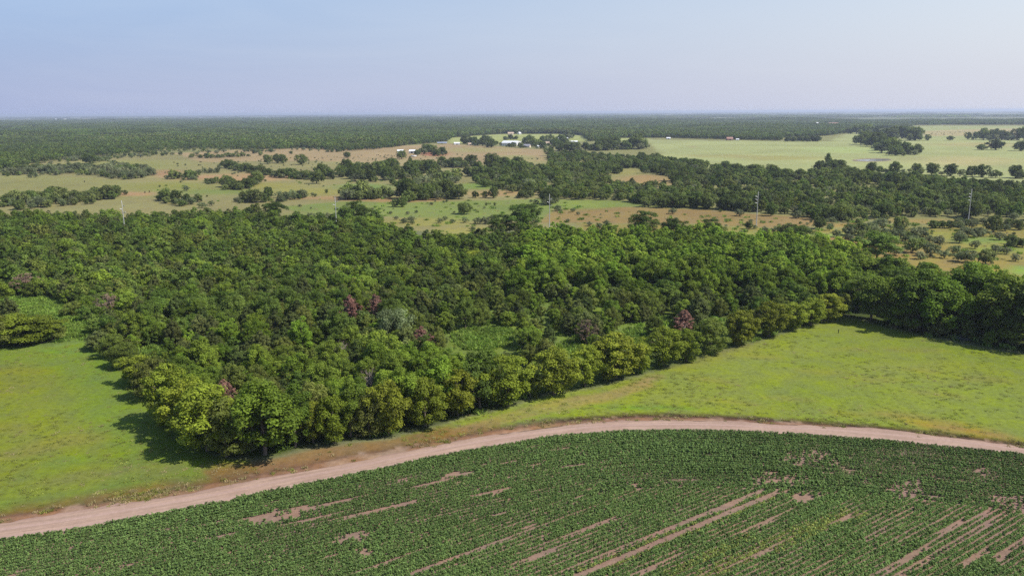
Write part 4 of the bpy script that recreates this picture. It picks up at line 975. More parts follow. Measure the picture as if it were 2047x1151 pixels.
# bushes of the near right pasture, seen one by one
BUSH = [(1345, 428, 12, 'mesquite'), (1478, 432, 13, 'mesquite'), (1488, 421, 7, 'scrub'), (1497, 458, 16, 'scrub'), (1530, 468, 14, 'mesquite'), (1555, 470, 17, 'mesquite'), (1574, 478, 30, 'scrub'), (1590, 480, 28, 'scrub'), (1610, 470, 16, 'mesquite'),
        (1638, 458, 24, 'oak'), (1650, 436, 16, 'mesquite'), (1666, 440, 12, 'mesquite'), (1680, 441, 14, 'mesquite'), (1696, 436, 18, 'mesquite'), (1672, 474, 14, 'mesquite'), (1700, 470, 22, 'scrub'), (1722, 470, 24, 'scrub'), (1740, 466, 20, 'mesquite'),
        (1762, 456, 18, 'mesquite'), (1798, 462, 28, 'oak'), (1790, 484, 24, 'mesquite'), (1812, 482, 18, 'scrub'), (1828, 478, 22, 'mesquite'), (1845, 474, 18, 'mesquite'), (1866, 456, 15, 'scrub'), (1885, 456, 13, 'scrub'), (1900, 456, 14, 'scrub'),
        (1918, 453, 13, 'mesquite'), (1932, 474, 18, 'mesquite'), (1950, 474, 18, 'mesquite'), (1965, 472, 14, 'mesquite'), (1985, 464, 30, 'oak'), (2010, 462, 12, 'mesquite'), (2035, 460, 18, 'oak'), (1875, 492, 18, 'mesquite'), (1858, 486, 14, 'mesquite'),
        (1840, 492, 16, 'scrub'), (1918, 486, 16, 'mesquite'), (1998, 480, 14, 'mesquite'), (2022, 494, 20, 'scrub'), (2044, 494, 16, 'scrub'), (1990, 506, 14, 'mesquite'), (2012, 508, 12, 'mesquite'), (1908, 508, 16, 'mesquite'), (1932, 524, 22, 'mesquite'),
        (1915, 522, 14, 'mesquite'), (1970, 528, 26, 'scrub'), (1888, 516, 14, 'mesquite'), (2030, 522, 12, 'mesquite'), (1860, 512, 24, 'mesquite'), (1822, 505, 26, 'scrub'), (1790, 510, 18, 'mesquite'), (1955, 470, 10, 'scrub'), (1840, 518, 14, 'mesquite'), (1742, 490, 14, 'mesquite'), (1715, 488, 16, 'mesquite'),
        (1625, 492, 18, 'mesquite'), (1640, 500, 14, 'mesquite'), (1660, 455, 8, 'mesquite'), (1770, 440, 10, 'scrub'), (1825, 434, 10, 'scrub'), (1178, 452, 9, 'mesquite'), (1212, 450, 10, 'mesquite'), (1198, 458, 12, 'mesquite'),
        (880, 446, 10, 'mesquite'), (890, 440, 8, 'mesquite'), (955, 448, 14, 'mesquite'), (970, 448, 14, 'mesquite'), (985, 446, 16, 'mesquite'), (930, 445, 10, 'mesquite'), (1115, 422, 12, 'mesquite'), (945, 462, 9, 'mesquite'), (985, 462, 9, 'mesquite'),
        (808, 446, 10, 'mesquite'), (822, 444, 12, 'mesquite'), (640, 436, 12, 'mesquite'), (622, 440, 14, 'mesquite'), (655, 436, 10, 'mesquite'), (905, 446, 8, 'mesquite'), (1145, 424, 8, 'mesquite'), (1500, 444, 6, 'mesquite'), (1600, 448, 5, 'scrub'), (1440, 424, 6, 'scrub')]
for (bx, by, hp, key) in BUSH:
    P = at(bx, by); s = px_per_m(P[0], P[1]); h = max(1.4, hp / s)
    side_ = 'on the orange-brown pasture' if bx > 1000 else 'on the grass strip behind the wood'
    plant('shrub', key, P[0], P[1], h, h * (1.0 if key == 'oak' else 1.35 if key == 'scrub' else 1.6), unique({'oak': 'dark rounded shrub', 'scrub': 'dense green shrub', 'mesquite': 'feathery grey-green shrub'}[key] , P[0], P[1], h), 'shrub', 'shrubs ' + side_)

# ------------------------------------------------------------------ crop rows
def crop():
    rg = np.random.default_rng(99)
    meshes = []
    for i in range(6):
        k = 14
        cen = np.column_stack([rg.normal(size=(k, 2)) * .125, .12 + .44 * rg.random(k)])
        v, f, c = leaves(rg, cen, np.full(k, .13) + .05 * rg.random(k), np.full(k, 6 if i < 5 else 4), .18, up=.7, jit=.55, shell=.3, aspect=.8)
        meshes.append(mesh('crop_plant', v, f, [LEAF['crop' if i < 5 else 'cropy']], {'cv': ('FACE', 'FLOAT', c.astype(np.float32))}))
    SP, ST = .94, .27
    pts = []
    # headland rows follow the road
    T = np.gradient(RN_W, axis=0); T = unit(T); Nn = np.column_stack([T[:, 1], -T[:, 0]])
    for k in range(26):
        d = .6 + k * .98
        L = RN_W + Nn * d
        s = np.concatenate([[0], np.cumsum(np.hypot(*np.diff(L, axis=0).T))]); u = np.arange(rg.random() * ST, s[-1], ST)
        p = np.stack([np.interp(u, s, L[:, 0]), np.interp(u, s, L[:, 1])], 1)
        # unthrifty stretches of the row
        gap = wob(np.column_stack([u, np.full(len(u), k * 97.1)]), 17, 51.) * .6 + wob(np.column_stack([u, np.full(len(u), k * 57.7)]), 5.3, 52.) * .4
        th = 1.05 if k < 5 else .92
        ok_ = gap < th; p = p[ok_]
        pts.append(np.column_stack([p, np.full(len(p), k), (.84 + .26 * rg.random()) * np.clip((th - gap[ok_]) / .3, .45, 1)]))
    # the field proper: straight rows
    a = at(1163, 1149)[:2]; b = at(1555, 985)[:2]; a2 = at(1808, 1149)[:2]; b2 = at(2010, 1030)[:2]
    u1 = unit(b - a); u2 = unit(b2 - a2); ud = unit(u1 + u2); nd = np.array([-ud[1], ud[0]])
    o0 = a
    for k in range(-190, 140):
        t = np.arange(-190, 150, ST) + rg.random() * ST
        p = o0 + nd * (k * SP) + ud * t[:, None]
        ok = (p[:, 1] > 60) & (p[:, 1] < 175) & (np.abs(p[:, 0]) < 135); p = p[ok]; t = t[ok]
        if not len(p): continue
        dcur = dist_line(p, RN_W[::6]); ok = inside(p, CROP_W) & (dcur > 25.4 + .5 * math.sin(k * 1.7)); p = p[ok]; t = t[ok]
        gap = wob(np.column_stack([t, np.full(len(t), k * 93.7)]), 23, 61.) * .6 + wob(np.column_stack([t, np.full(len(t), k * 55.1)]), 6.1, 62.) * .4
        ok_ = gap < 1.12; p = p[ok_]
        pts.append(np.column_stack([p, np.full(len(p), 100), (.84 + .26 * rg.random()) * np.clip((1.12 - gap[ok_]) / .3, .45, 1)]))
    P = np.vstack(pts)
    q = project(np.column_stack([P[:, :2], np.zeros(len(P))])); ok = (q[:, 0] > -260) & (q[:, 0] < PW + 260) & (q[:, 1] < PH + 130); P = P[ok]; q = q[ok]
    XY = P[:, :2]
    keep = np.ones(len(P), bool)
    tracks = [((1000, 1086), (1333, 967), .55), ((1050, 1063), (1280, 980), .35), ((1000, 1128), (1230, 1036), .35), ((1010, 1140), (1250, 1040), .3), ((1150, 1155), (1555, 985), .5), ((1098, 1155), (1530, 980), .45), ((1410, 1155), (1710, 1030), .35),
              ((1728, 1079), (1828, 1022), .8), ((1755, 1158), (1925, 1043), .9), ((1795, 1158), (2012, 1030), .9), ((1873, 1069), (1990, 1020), .6), ((1925, 1131), (1975, 1102), .6), ((1800, 1085), (1900, 1030), .45), ((1600, 1155), (1690, 1110), .4),
              ((820, 1150), (1023, 1074), .45), ((860, 1150), (1060, 1074), .3), ((700, 1150), (900, 1085), .25), ((1500, 1155), (1760, 1030), .25), ((1260, 1155), (1620, 1010), .22), ((1990, 1120), (2060, 1075), .5),
              # along the headland
              ((330, 1062), (520, 1034), .45), ((480, 1040), (700, 1001), .8), ((560, 1052), (760, 1012), .5), ((620, 1054), (830, 1003), .5), ((800, 962), (850, 952), .7), ((830, 974), (945, 944), .6), ((890, 952), (940, 938), .7), ((560, 1022), (700, 1000), .5),
              ((380, 1085), (470, 1068), .35), ((700, 1000), (900, 960), .3), ((960, 990), (1020, 977), .6), ((180, 1142), (330, 1122), .3), ((1560, 925), (1700, 945), .5), ((1640, 946), (1800, 962), .5), ((1540, 960), (1640, 966), .5)]
    for p0, p1, w in tracks:
        l = np.array([at(*p0)[:2], at(*p1)[:2]]); dl_ = dist_line(XY, l); keep &= (dl_ > w * (.14 + .38 * rg.random(len(XY)) ** 1.5)) | (rg.random(len(XY)) < .06); P[:, 3] *= np.clip(.45 + dl_ / (w + .5), .45, 1)
    bare = [([(478, 1042), (540, 1026), (650, 1006), (640, 1020), (600, 1030), (560, 1042), (500, 1054)], .93), ([(1548, 982), (1664, 985), (1606, 1007)], 1.0), ([(1560, 898), (1670, 902), (1680, 935), (1560, 925)], .55), ([(1500, 940), (1620, 945), (1610, 975), (1500, 968)], .45),
            ([(1770, 960), (1850, 962), (1840, 1005), (1775, 990)], .6), ([(690, 1066), (745, 1066), (742, 1080), (672, 1084)], .85), ([(420, 1102), (462, 1104), (460, 1112), (424, 1113)], .9), ([(248, 1127), (274, 1126), (270, 1136), (250, 1136)], .9),
            ([(1985, 990), (2070, 982), (2080, 1040), (2005, 1036)], .6), ([(880, 955), (945, 940), (940, 952), (890, 962)], .7), ([(975, 984), (1018, 976), (1012, 986), (980, 990)], .8), ([(700, 1100), (735, 1095), (740, 1112), (715, 1118)], .8), ([(1950, 940), (2000, 936), (1990, 948), (1955, 950)], .7),
            ([(1850, 1000), (1880, 998), (1870, 1012), (1848, 1010)], .9), ([(1250, 968), (1290, 962), (1280, 975), (1250, 978)], .5), ([(1140, 900), (1260, 895), (1260, 915), (1150, 925)], .12), ([(180, 1140), (210, 1136), (200, 1150), (180, 1150)], .6)]
    for poly, pr in bare:
        W_ = atv(poly); near_ = (np.abs(XY - W_.mean(0)).max(1) < 30)
        sd_ = np.full(len(XY), -9.); sd_[near_] = sdist(XY[near_] + np.column_stack([wob(XY[near_], 3.1, 71.), wob(XY[near_], 2.7, 72.)]) * .8, W_)
        keep &= rg.random(len(XY)) > pr * smooth(.35 + sd_ / 1.6)
    keep &= rg.random(len(P)) > .03
    P = P[keep]; XY = XY[keep]; q = q[keep]
    XY = XY + rg.normal(size=XY.shape) * .06
    vig = 1 + .16 * wob(XY, 19, 81.) + .10 * wob(XY, 5, 82.)
    s = vig * (.86 + .3 * rg.random(len(P))) * np.where(P[:, 2] < 30, .94, .96) * P[:, 3]
    kind_i = rg.integers(0, 5, len(P))
    # a few pale, stunted rows
    for p0, p1 in (((1423, 1149), (1720, 1025)), ((1400, 1149), (1690, 1022)), ((1163, 1149), (1540, 992)), ((1340, 1149), (1500, 1078))):
        dl = dist_line(XY, np.array([at(*p0)[:2], at(*p1)[:2]])); pale = (dl < 1.0) & (rg.random(len(P)) < .6); kind_i[pale] = 5
    scatter('crop_plants', meshes, np.column_stack([XY, np.full(len(P), .01)]), rg.random(len(P)) * 6.28, np.column_stack([s, s, s * (.85 + .3 * rg.random(len(P)))]), kind_i,
            'dark green low crop growing in rows on pinkish soil', 'crop')
    print('crop plants', len(P))
crop()

# ------------------------------------------------------------------ grass and weeds
def tuft_mesh(rg, n, spread, hgt, wid, mat):
    b = rg.normal(size=(n, 2)) * spread; ang = rg.random(n) * 6.28; lean = rg.normal(size=(n, 2)) * .5
    h = hgt * (.6 + .7 * rg.random(n)); w = wid * (.7 + .6 * rg.random(n))
    p0 = np.column_stack([b[:, 0] - np.cos(ang) * w, b[:, 1] - np.sin(ang) * w, np.full(n, -.03)]); p1 = np.column_stack([b[:, 0] + np.cos(ang) * w, b[:, 1] + np.sin(ang) * w, np.full(n, -.03)])
    m_ = np.column_stack([b + lean * h[:, None] * .5, h * .7]); t = np.column_stack([b + lean * h[:, None] * 1.2, h])
    s = np.column_stack([np.cos(ang) * w * .7, np.sin(ang) * w * .7, np.zeros(n)])
    v = np.stack([p0, p1, m_ + s, m_ - s, t], 1).reshape(-1, 3); i = np.arange(n)[:, None] * 5
    quads = i + np.array([[0, 1, 2, 3]]); tris = i + np.array([[3, 2, 4]])
    return mesh('tuft', v, [quads, tris], [LEAF[mat]], {'cv': ('FACE', 'FLOAT', rg.random(2 * n).astype(np.float32))})
def grass():
    rg = np.random.default_rng(123)
    G = [tuft_mesh(rg, 30, .34, .30, .06, 'grass') for _ in range(3)]; S = [tuft_mesh(rg, 24, .28, .30, .05, 'straw') for _ in range(2)]; Wd = [tuft_mesh(rg, 40, .45, .7, .10, 'weed') for _ in range(2)]
    ms = G + S + Wd
    for poly, lab, n_ in ((ML_W, 'green and straw coloured grass of the left meadow', 1.25), (MR_W, 'bright green grass of the right meadow', 1.25)):
        P = in_view(jitter_grid(poly, n_, .4), 120, 0)
        nn = wob(P, 21, 91.) * .5 + wob(P, 6, 92.) * .5
        P = P[rg.random(len(P)) < .32 + .4 * nn]; nn = wob(P, 21, 93.) * .5 + wob(P, 7, 94.) * .5
        idx_ = np.where(nn + rg.normal(size=len(P)) * .25 > .52, 3 + rg.integers(0, 2, len(P)), rg.integers(0, 3, len(P)))
        s = (.6 + .7 * rg.random(len(P)))
        scatter('meadow_grass', ms, np.column_stack([P, np.zeros(len(P))]), rg.random(len(P)) * 6.28, np.column_stack([s, s, s * .28]), idx_, lab, 'grass')
    # verge
    P = in_view(jitter_grid(np.vstack([RF_W[::4], DI_W[::-2]]), .7, .4), 120, 0)
    P = np.vstack([P, DI_W[rg.integers(0, len(DI_W), 1500)] + rg.normal(size=(1500, 2)) * np.array([1.2, 1.6])])
    nn = wob(P, 13, 5.) * .5 + wob(P, 4.3, 6.) * .5
    P = P[rg.random(len(P)) < np.clip(.14 + .5 * nn, 0, 1)]
    idx_ = np.where(rg.random(len(P)) < .72, 3 + rg.integers(0, 2, len(P)), rg.integers(0, 3, len(P))); s = .5 + .6 * rg.random(len(P))
    scatter('roadside_grass', ms, np.column_stack([P, np.zeros(len(P))]), rg.random(len(P)) * 6.28, np.column_stack([s, s, s]), idx_, 'thin dry grass on the sandy verge of the road', 'grass')
    # weeds in the clearings and at the wood's feet
    P = np.vstack([jitter_grid(c, 1.1, .4) for c in CLEAR_W] + [in_view(jitter_grid(WOOD_W, 4.2, .4), 60, 0)])
    s = .6 + 1.0 * rg.random(len(P))
    scatter('undergrowth', ms, np.column_stack([P, np.zeros(len(P))]), rg.random(len(P)) * 6.28, np.column_stack([s, s, s]), np.where(rg.random(len(P)) < .75, 5 + rg.integers(0, 2, len(P)), rg.integers(0, 5, len(P))), 'bright weeds on the floor and clearings of the wood', 'weeds')
    # specks of brush on the far right field and the pastures
    P = in_view(jitter_grid(atv([(1810, 266), (2047, 262), (2200, 262), (2200, 271), (1820, 271)]), 26, .4), 60, 0)
    P = np.vstack([P, in_view(jitter_grid(atv([(560, 412), (900, 402), (1090, 398), (1180, 416), (1080, 446), (900, 470), (760, 432)]), 9, .45), 60, 0), in_view(jitter_grid(atv([(1110, 418), (1560, 436), (2047, 446), (2047, 590), (1700, 520), (1400, 470), (1110, 446)]), 7, .45), 60, 0),
                   in_view(jitter_grid(atv([(100, 400), (300, 380), (340, 330), (700, 310), (1080, 310), (1060, 400), (600, 410)]), 22, .45), 60, 0)])
    P = P[rg.random(len(P)) < .55]; s = (.5 + .8 * rg.random(len(P)))
    ms2 = [p.both for p in PROTO['mesquite'][:2]] + Wd + S
    far_ = np.hypot(P[:, 0], P[:, 1]) > 900
    id2 = np.where(far_ | (rg.random(len(P)) < .12), rg.integers(0, 2, len(P)), 2 + rg.integers(0, 4, len(P)))
    s = np.where(id2 < 2, s * .42, s * 1.6)
    scatter('pasture_weeds', ms2, np.column_stack([P, np.zeros(len(P))]), rg.random(len(P)) * 6.28, np.column_stack([s, s, s]), id2, 'low weeds and brush dotted over the pastures', 'weeds')
grass()

# ------------------------------------------------------------------ power line poles
WHITE = plain_mat('galvanised_white', L3(.36, .36, .35), .5, .08, 1.0)
INSUL = plain_mat('insulator_white', L3(.55, .55, .55), .3, .05, 1.0)
def lathe(prof, sides=10):
    V = []; F = []
    for r, z in prof:
        for s in range(sides):
            a = 2 * math.pi * s / sides; V.append((r * math.cos(a), r * math.sin(a), z))
    for i in range(len(prof) - 1):
        for s in range(sides):
            F.append((i * sides + s, i * sides + (s + 1) % sides, (i + 1) * sides + (s + 1) % sides, (i + 1) * sides + s))
    return np.array(V), np.array(F)
POLE_H = 20.0
shaft = mesh('shaft', *lathe([(.0, -.5), (.27, -.5), (.27, .25), (.25, .3), (.22, 7), (.17, 14), (.12, POLE_H), (.0, POLE_H + .05)], 12), [WHITE], smooth_shade=True)
iv, if_ = lathe([(.0, 0), (.10, 0), (.10, .2), (.20, .25), (.12, .45), (.20, .5), (.12, .7), (.20, .75), (.12, .95), (.20, 1.0), (.12, 1.2), (.16, 1.3), (.0, 1.32)], 8)
arm = mesh('insulator', iv, if_, [INSUL], smooth_shade=True)
names = ['first', 'second', 'third', 'fourth', 'fifth']
for i, (px, ty) in enumerate(((243, 401), (669.5, 393), (1098.5, 388), (1516, 383), (1943, 378))):
    P = at(px, ty, POLE_H)
    e = empty('utility_pole', (P[0], P[1], 0), 0.05)
    obj('shaft', shaft, e)
    for k, (z, sd) in enumerate(((16.9, 1), (15.2, -1), (13.3, 1))):
        if i >= 3: sd = -1
        a = obj('insulator', arm, e, (.22 * sd, 0, z)); a.rotation_euler = (0, R(68) * sd, 0)
    tag(e, ['white power pole standing in the wood, leftmost of five', 'white power pole at the back of the wood, second from the left', 'white power pole in the middle of the five',
            'white power pole on the orange-brown pasture, second from the right', 'white power pole on the right pasture, rightmost of five'][i], 'pole', 'power line poles behind the wood')

# ------------------------------------------------------------------ farm buildings
PAINT = {'white': plain_mat('paint_white', L3(.60, .60, .58), .6, .08), 'cream': plain_mat('paint_cream', L3(.62, .52, .40), .8, .1), 'brick': plain_mat('brick_red', L3(.28, .14, .11), .9, .2), 'tan': plain_mat('paint_tan', L3(.48, .38, .28), .8, .1),
         'roof_white': plain_mat('metal_roof_white', L3(.66, .67, .69), .45, .05), 'roof_grey': plain_mat('shingle_grey', L3(.20, .20, .23), .9, .2), 'roof_tan': plain_mat('shingle_tan', L3(.42, .32, .24), .9, .2), 'roof_red': plain_mat('metal_roof_red', L3(.27, .15, .12), .7, .15),
         'roof_blue': plain_mat('metal_roof_blue', L3(.30, .36, .48), .6, .1), 'dark': plain_mat('dark_opening', L3(.03, .03, .035), .6, .2), 'trim': plain_mat('trim_white', L3(.75, .75, .73), .6, .05)}
def box(x0, x1, y0, y1, z0, z1):
    v = np.array([(x, y, z) for z in (z0, z1) for y in (y0, y1) for x in (x0, x1)], float)
    f = np.array([(0, 2, 3, 1), (4, 5, 7, 6), (0, 1, 5, 4), (2, 6, 7, 3), (0, 4, 6, 2), (1, 3, 7, 5)]); return v, f
def gable(name, px, py, L, D, hw, hr, wall, roof, label, cat='building', rz=0.0, round_roof=False, open_front=False, door_w=3.0, windows=3):
    """a gabled building, long side facing the camera when rz = 0; L long, D deep, hw eaves height, hr ridge height"""
    P = at(px, py); e = empty(name, (P[0], P[1], 0), rz)
    l, d = L / 2, D / 2
    if round_roof:
        prof = [(-d, hw)] + [(-d * math.cos(t), hw + (hr - hw) * math.sin(t)) for t in np.linspace(.25, math.pi - .25, 9)] + [(d, hw)]
    else: prof = [(-d, hw), (0, hr), (d, hw)]
    n = len(prof); V = [(-l, -d, 0), (-l, d, 0)] + [(-l, y, z) for y, z in prof[::-1]] ; m_ = len(V)
    V = V + [(l, y, z) for (_, y, z) in V]; F3 = []
    quads = [(0, m_, m_ + m_ - 1, m_ - 1), (1, 2, m_ + 2, m_ + 1)]
    me = bpy.data.meshes.new('wall'); me.from_pydata(V, [], quads + [tuple(range(m_)), tuple(range(2 * m_ - 1, m_ - 1, -1))]); me.materials.append(PAINT[wall]); obj('wall', me, e)
    # roof shell with eaves, 0.15 thick
    ov = .5; th = .15
    pr = [(prof[0][0] - ov, prof[0][1] - ov * (hr - hw) / d * (.3 if round_roof else 1))] + prof[1:-1] + [(prof[-1][0] + ov, prof[-1][1] - ov * (hr - hw) / d * (.3 if round_roof else 1))]
    RV = []; RF = []
    for x in (-l - ov, l + ov):
        for y, z in pr: RV.append((x, y, z + .02))
        for y, z in pr: RV.append((x, y, z + .02 + th))
    k = len(pr)
    for i in range(k - 1):
        RF += [(k + i, k + i + 1, 3 * k + i + 1, 3 * k + i), (i, 2 * k + i, 2 * k + i + 1, i + 1), (i, i + 1, k + i + 1, k + i), (2 * k + i, 3 * k + i, 3 * k + i + 1, 2 * k + i + 1)]
    RF += [(0, k, 3 * k, 2 * k), (k - 1, 3 * k - 1, 4 * k - 1, 2 * k - 1)]
    me = bpy.data.meshes.new('roof'); me.from_pydata(RV, [], RF); me.materials.append(PAINT[roof]); obj('roof', me, e)
    obj('door', mesh('door', *box(-door_w / 2, door_w / 2, -d - .06, -d + .1, 0.02, min(hw * .85, 2.2 if door_w < 2 else hw * .85)), [PAINT['dark']]), e)
    for i in range(windows):
        x = -l + L * (i + .5) / windows
        if abs(x) < door_w / 2 + .9: x += door_w / 2 + 1.2
        if abs(x) > l - .8: continue
        w_ = obj('window', mesh('window', *box(x - .6, x + .6, -d - .05, -d + .1, .9, min(2.1, hw - .3)), [PAINT['trim']]), e)
        obj('pane', mesh('pane', *box(x - .48, x + .48, -d - .07, -d - .01, 1.02, min(1.98, hw - .42)), [PAINT['dark']]), w_)
    tag(e, label, cat); return e
b = gable('barn', 1023, 291.5, 33, 22, 5.0, 9.5, 'white', 'roof_white', 'large white metal barn with rounded roof and dark end door', 'barn', R(-28), True, windows=0, door_w=4)
obj('end_door', mesh('end_door', *box(16.4, 16.62, -3.0, 3.0, 0.02, 5.2), [PAINT['dark']]), b)
gable('house', 1052, 295, 15, 10, 3.2, 6.2, 'cream', 'roof_grey', 'cream house with grey roof right of the white barn', 'house', R(-14))
gable('house', 1080, 296, 11, 8, 3.0, 5.0, 'tan', 'roof_white', 'small tan house half hidden below the farm trees', 'house', R(10))
gable('house', 1096, 290, 13, 10, 3.2, 6.5, 'tan', 'roof_tan', 'tan roofed house in the middle of the farmstead', 'house', R(-10))
gable('shed', 1124, 281, 27, 11, 4.0, 6.5, 'white', 'roof_white', 'long white metal shed behind the farm houses', 'shed', R(-12), windows=2)
gable('house', 1146, 289, 17, 11, 4.0, 7.5, 'brick', 'roof_white', 'red house with white roof at the right of the farmstead', 'house', R(6))
gable('shed', 800.5, 306.5, 9.5, 8, 3.6, 5.8, 'white', 'roof_white', 'white cattle shed, left of the two behind the pasture oak', 'shed', R(4), windows=0)
gable('shed', 824.5, 306.5, 9.5, 8, 3.6, 5.8, 'white', 'roof_white', 'white cattle shed, right of the two behind the pasture oak', 'shed', R(-6), windows=0)
gable('shed', 913, 289.5, 11, 8, 2.8, 5.0, 'white', 'roof_white', 'small bright white shed at the edge of the tan hill', 'shed', R(12), windows=1)
gable('shed', 884, 287.5, 20, 7, 2.2, 3.4, 'tan', 'roof_blue', 'low shed with bluish roof among the trees', 'shed', 0, windows=0)
gable('house', 939, 290.5, 7, 6, 2.8, 4.6, 'cream', 'roof_tan', 'small cream cabin below the grove left of the barn', 'house', R(20), windows=1)
gable('house', 1021, 270, 17, 10, 4.5, 8.0, 'cream', 'roof_tan', 'cream farmhouse at the far edge of the back field', 'house', R(8))
gable('shed', 1038, 269, 11, 8, 4.0, 7.0, 'white', 'roof_white', 'white gabled shed at the far edge of the back field', 'shed', R(60), windows=0)
gable('house', 1666, 251, 46, 16, 7.0, 12.0, 'white', 'roof_red', 'wide pale house with reddish roof in the far right trees', 'house', R(5), windows=5)
gable('silo_house', 1633, 252, 8, 8, 12, 15, 'white', 'roof_white', 'tall narrow white building in the far right trees', 'building', 0, windows=0)
gable('house', 1458, 280.5, 14, 9, 3.5, 7.0, 'brick', 'roof_red', 'red roofed house at the edge of the far forest', 'house', R(5))
gable('shed', 1336, 278.5, 9, 6, 2.6, 4.4, 'white', 'roof_white', 'small white shed at the corner of the pale field', 'shed', 0, windows=0)
gable('shed', 1474, 281, 6, 5, 2.4, 3.8, 'white', 'roof_white', 'tiny white shed beside the red roofed house', 'shed', 0, windows=0)
gable('warehouse', 112, 240.2, 22, 20, 8, 13, 'white', 'roof_white', 'white warehouse on the horizon, left of two', 'warehouse', 0, windows=0)
gable('warehouse', 130, 240.2, 36, 20, 8, 13, 'white', 'roof_white', 'long white warehouse on the horizon, right of two', 'warehouse', 0, windows=0)
# livestock trailer by the sheds
P = at(827, 314.5); e = empty('livestock_trailer', (P[0], P[1], 0), R(8))
v, f = box(-4.2, 4.2, -1.2, 1.2, .8, 2.7); obj('body', mesh('body', v, f, [PAINT['white']]), e)
v, f = box(-4.3, 4.3, -1.3, 1.3, 2.72, 2.82); obj('roof', mesh('roof', v, f, [PAINT['roof_white']]), e)
for x in (-1.0, .2):
    for y in (-1.25, 1.25):
        wv, wf = lathe([(0, -.12), (.38, -.12), (.42, 0), (.38, .12), (0, .12)], 12); wv = wv[:, [0, 2, 1]] + np.array([x, y, .42]); obj('wheel', mesh('wheel', wv, wf, [PAINT['dark']]), e)
v, f = box(4.2, 6.0, -.12, .12, .7, .85); obj('hitch', mesh('hitch', v, f, [PAINT['dark']]), e)
tag(e, 'white livestock trailer parked before the cattle sheds', 'trailer')

# ------------------------------------------------------------------ cattle
def cow_mesh():
    V = [(-.85, 0, 1.15), (-.35, 0, 1.12), (.35, 0, 1.12), (.8, 0, 1.2), (1.1, 0, 1.35), (1.4, 0, 1.25), (1.6, 0, 1.05),
         (-.8, .22, .6), (-.78, .22, .05), (-.8, -.22, .6), (-.78, -.22, .05), (.62, .2, .6), (.64, .2, .05), (.62, -.2, .6), (.64, -.2, .05), (-1.0, 0, .95), (-1.05, 0, .45), (1.28, .2, 1.38), (1.28, -.2, 1.38)]
    E = [(0, 1), (1, 2), (2, 3), (3, 4), (4, 5), (5, 6), (0, 7), (7, 8), (0, 9), (9, 10), (3, 11), (11, 12), (3, 13), (13, 14), (0, 15), (15, 16), (5, 17), (5, 18)]
    RD = [.34, .40, .40, .34, .22, .18, .12, .13, .07, .13, .07, .12, .07, .12, .07, .05, .04, .05, .05]
    me = bpy.data.meshes.new('cow_cage'); me.from_pydata(V, E, []); o = bpy.data.objects.new('cow_cage', me); COL.objects.link(o)
    md = o.modifiers.new('skin', 'SKIN'); md.use_smooth_shade = True
    for i, r in enumerate(RD): me.skin_vertices[0].data[i].radius = (r * .8 if i < 4 else r, r)
    me.skin_vertices[0].data[1].use_root = True
    sd = o.modifiers.new('sub', 'SUBSURF'); sd.levels = 1
    dg = bpy.context.evaluated_depsgraph_get(); ev = o.evaluated_get(dg); m2 = bpy.data.meshes.new_from_object(ev); m2.name = 'cow'
    bpy.data.objects.remove(o); m2.materials.clear(); return m2
COW = cow_mesh(); COW.materials.append(plain_mat('cow_hide_black', L3(.022, .018, .016), .8, .3, 3))
COW_R = COW.copy(); COW_R.materials.clear(); COW_R.materials.append(plain_mat('cow_hide_brown', L3(.09, .045, .028), .8, .3, 3))
cows = [(753, 311.5, 0), (756, 311, 0), (769, 312, 0), (774, 312.2, 0), (777, 311.5, 0), (782, 312, 0), (784, 313, 0), (788, 312.5, 0), (792, 310.5, 0), (795, 310.3, 0), (348, 326, 0), (400, 324.5, 1), (402, 325, 0), (169, 364.5, 0), (299, 385, 1), (290, 386, 0), (1217, 355, 1), (1221, 352, 0), (645, 318, 0)]
for i, (x, y, c) in enumerate(cows):
    P = at(x, y); o = obj('cow', COW_R if c else COW, None, (P[0], P[1], 0)); o.rotation_euler = (0, 0, rng.random() * 6.28)
    where = 'in the herd left of the white sheds' if 740 < x < 800 else 'alone on the left pasture' if x in (348, 169, 645) else 'on the left pasture' if x < 700 else 'in the tan gap of the scrub belt'
    tag(o, '%s cow, %s from the left %s' % ('brown' if c else 'black', _ORD[sorted(a for a, _, _ in cows).index(x)], 'of all the cattle on the pastures'), 'cow', 'cattle on the pastures')

# ------------------------------------------------------------------ pond, creek, post
def water_mat():
    m, nt, out = new_mat('pond_water'); tc = N(nt, 'TexCoord'); n = noise(nt, tc.outputs['Object'], .8, 3)
    p = N(nt, 'BsdfPrincipled'); p.inputs['Base Color'].default_value = (.16, .17, .18, 1); p.inputs['Roughness'].default_value = .08; p.inputs['IOR'].default_value = 1.33
    b_ = N(nt, 'Bump'); b_.inputs['Strength'].default_value = .06; nt.links.new(n, b_.inputs['Height']); nt.links.new(b_.outputs[0], p.inputs['Normal']); nt.links.new(p.outputs[0], out.inputs[0]); return m
WATER = water_mat()
def water(name, pts, z, label):
    W = resample(np.vstack([atv(pts), atv(pts)[:1]]), 1.5)[:-1]; c = W.mean(0)
    V = np.vstack([[[c[0], c[1], z]], np.column_stack([W, np.full(len(W), z)])]); n = len(W)
    F = np.array([(0, 1 + i, 1 + (i + 1) % n) for i in range(n)])
    tag(obj(name, mesh(name, V, F, [WATER])), label, 'water', kind='structure'); return W
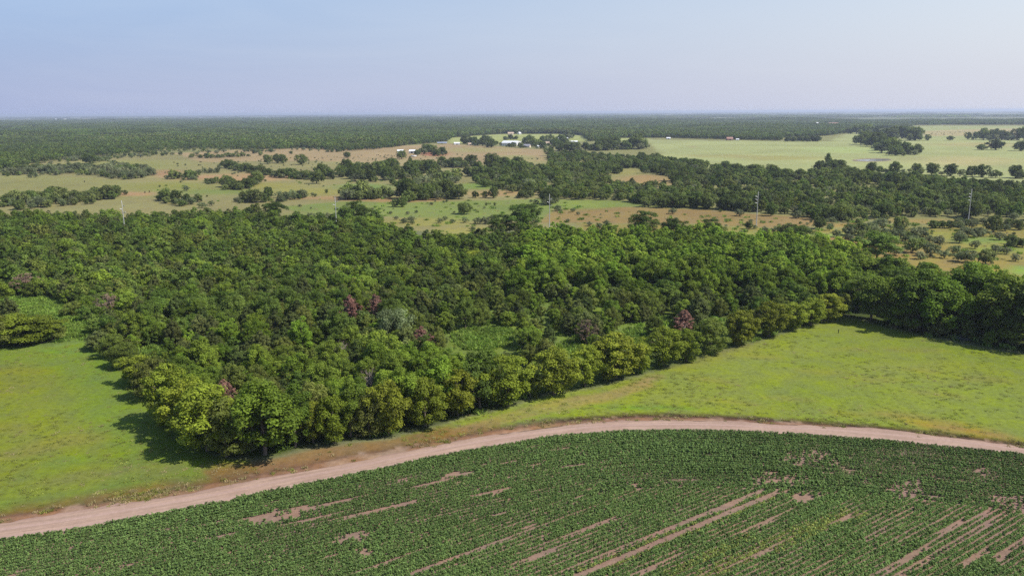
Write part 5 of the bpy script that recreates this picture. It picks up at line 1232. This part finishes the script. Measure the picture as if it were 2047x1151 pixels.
pw = water('pond', [(1707, 320.6), (1725, 318.6), (1750, 318.0), (1772, 318.6), (1778, 320.5), (1765, 322.6), (1735, 323.2), (1715, 322.4)], .12, 'small pale pond below the dark grove')
# muddy bank round the pond
c = pw.mean(0); inn = pw; outw = c + (pw - c) * 1.10 + unit(pw - c) * 1.5; n = len(pw)
V = np.vstack([np.column_stack([c + (inn - c) * .99, np.full(n, .10)]), np.column_stack([c + (inn - c) * 1.04, np.full(n, .9)]), np.column_stack([outw, np.full(n, -.05)])])
i = np.arange(n); j = (i + 1) % n
F = np.vstack([np.column_stack([i, j, j + n, i + n]), np.column_stack([i + n, j + n, j + 2 * n, i + 2 * n])])
tag(obj('pond_bank', mesh('pond_bank', V, F, [plain_mat('bank_mud', L3(.17, .14, .085), .95, .3, .3)], smooth_shade=True)), 'low muddy bank round the pond', 'bank', kind='structure')
water('creek', [(1900, 670), (1918, 660), (1935, 656), (1955, 662), (1962, 672), (1945, 680), (1920, 679)], .06, 'glimpse of bluish creek water under the right trees')
P = at(1676, 666)
e = empty('fence_post', (P[0], P[1], 0)); PB = plain_mat('post_black', L3(.012, .012, .012), .7, .3, 4)
obj('post', mesh('post', *lathe([(0, -.3), (.14, -.3), (.13, .4), (.12, 1.05), (.10, 1.1), (0, 1.12)], 8), [PB]), e)
obj('cap', mesh('cap', *lathe([(.0, 1.08), (.16, 1.08), (.16, 1.18), (.0, 1.24)], 8), [PB]), e)
tag(e, 'short black post standing alone at the top of the right meadow', 'post')

# ------------------------------------------------------------------ air
m, nt, out = new_mat('haze_air')
pv = nt.nodes.new('ShaderNodeVolumePrincipled'); pv.inputs['Color'].default_value = (.72, .80, .98, 1); pv.inputs['Density'].default_value = 0.000072; pv.inputs['Anisotropy'].default_value = 0.2
nt.links.new(pv.outputs[0], out.inputs['Volume'])
v, f = box(-62000, 62000, -62000, 62000, -2.0, 75.0)
tag(obj('haze', mesh('haze', v, f, [m])), 'thin bluish summer haze over the land', 'haze', kind='stuff')
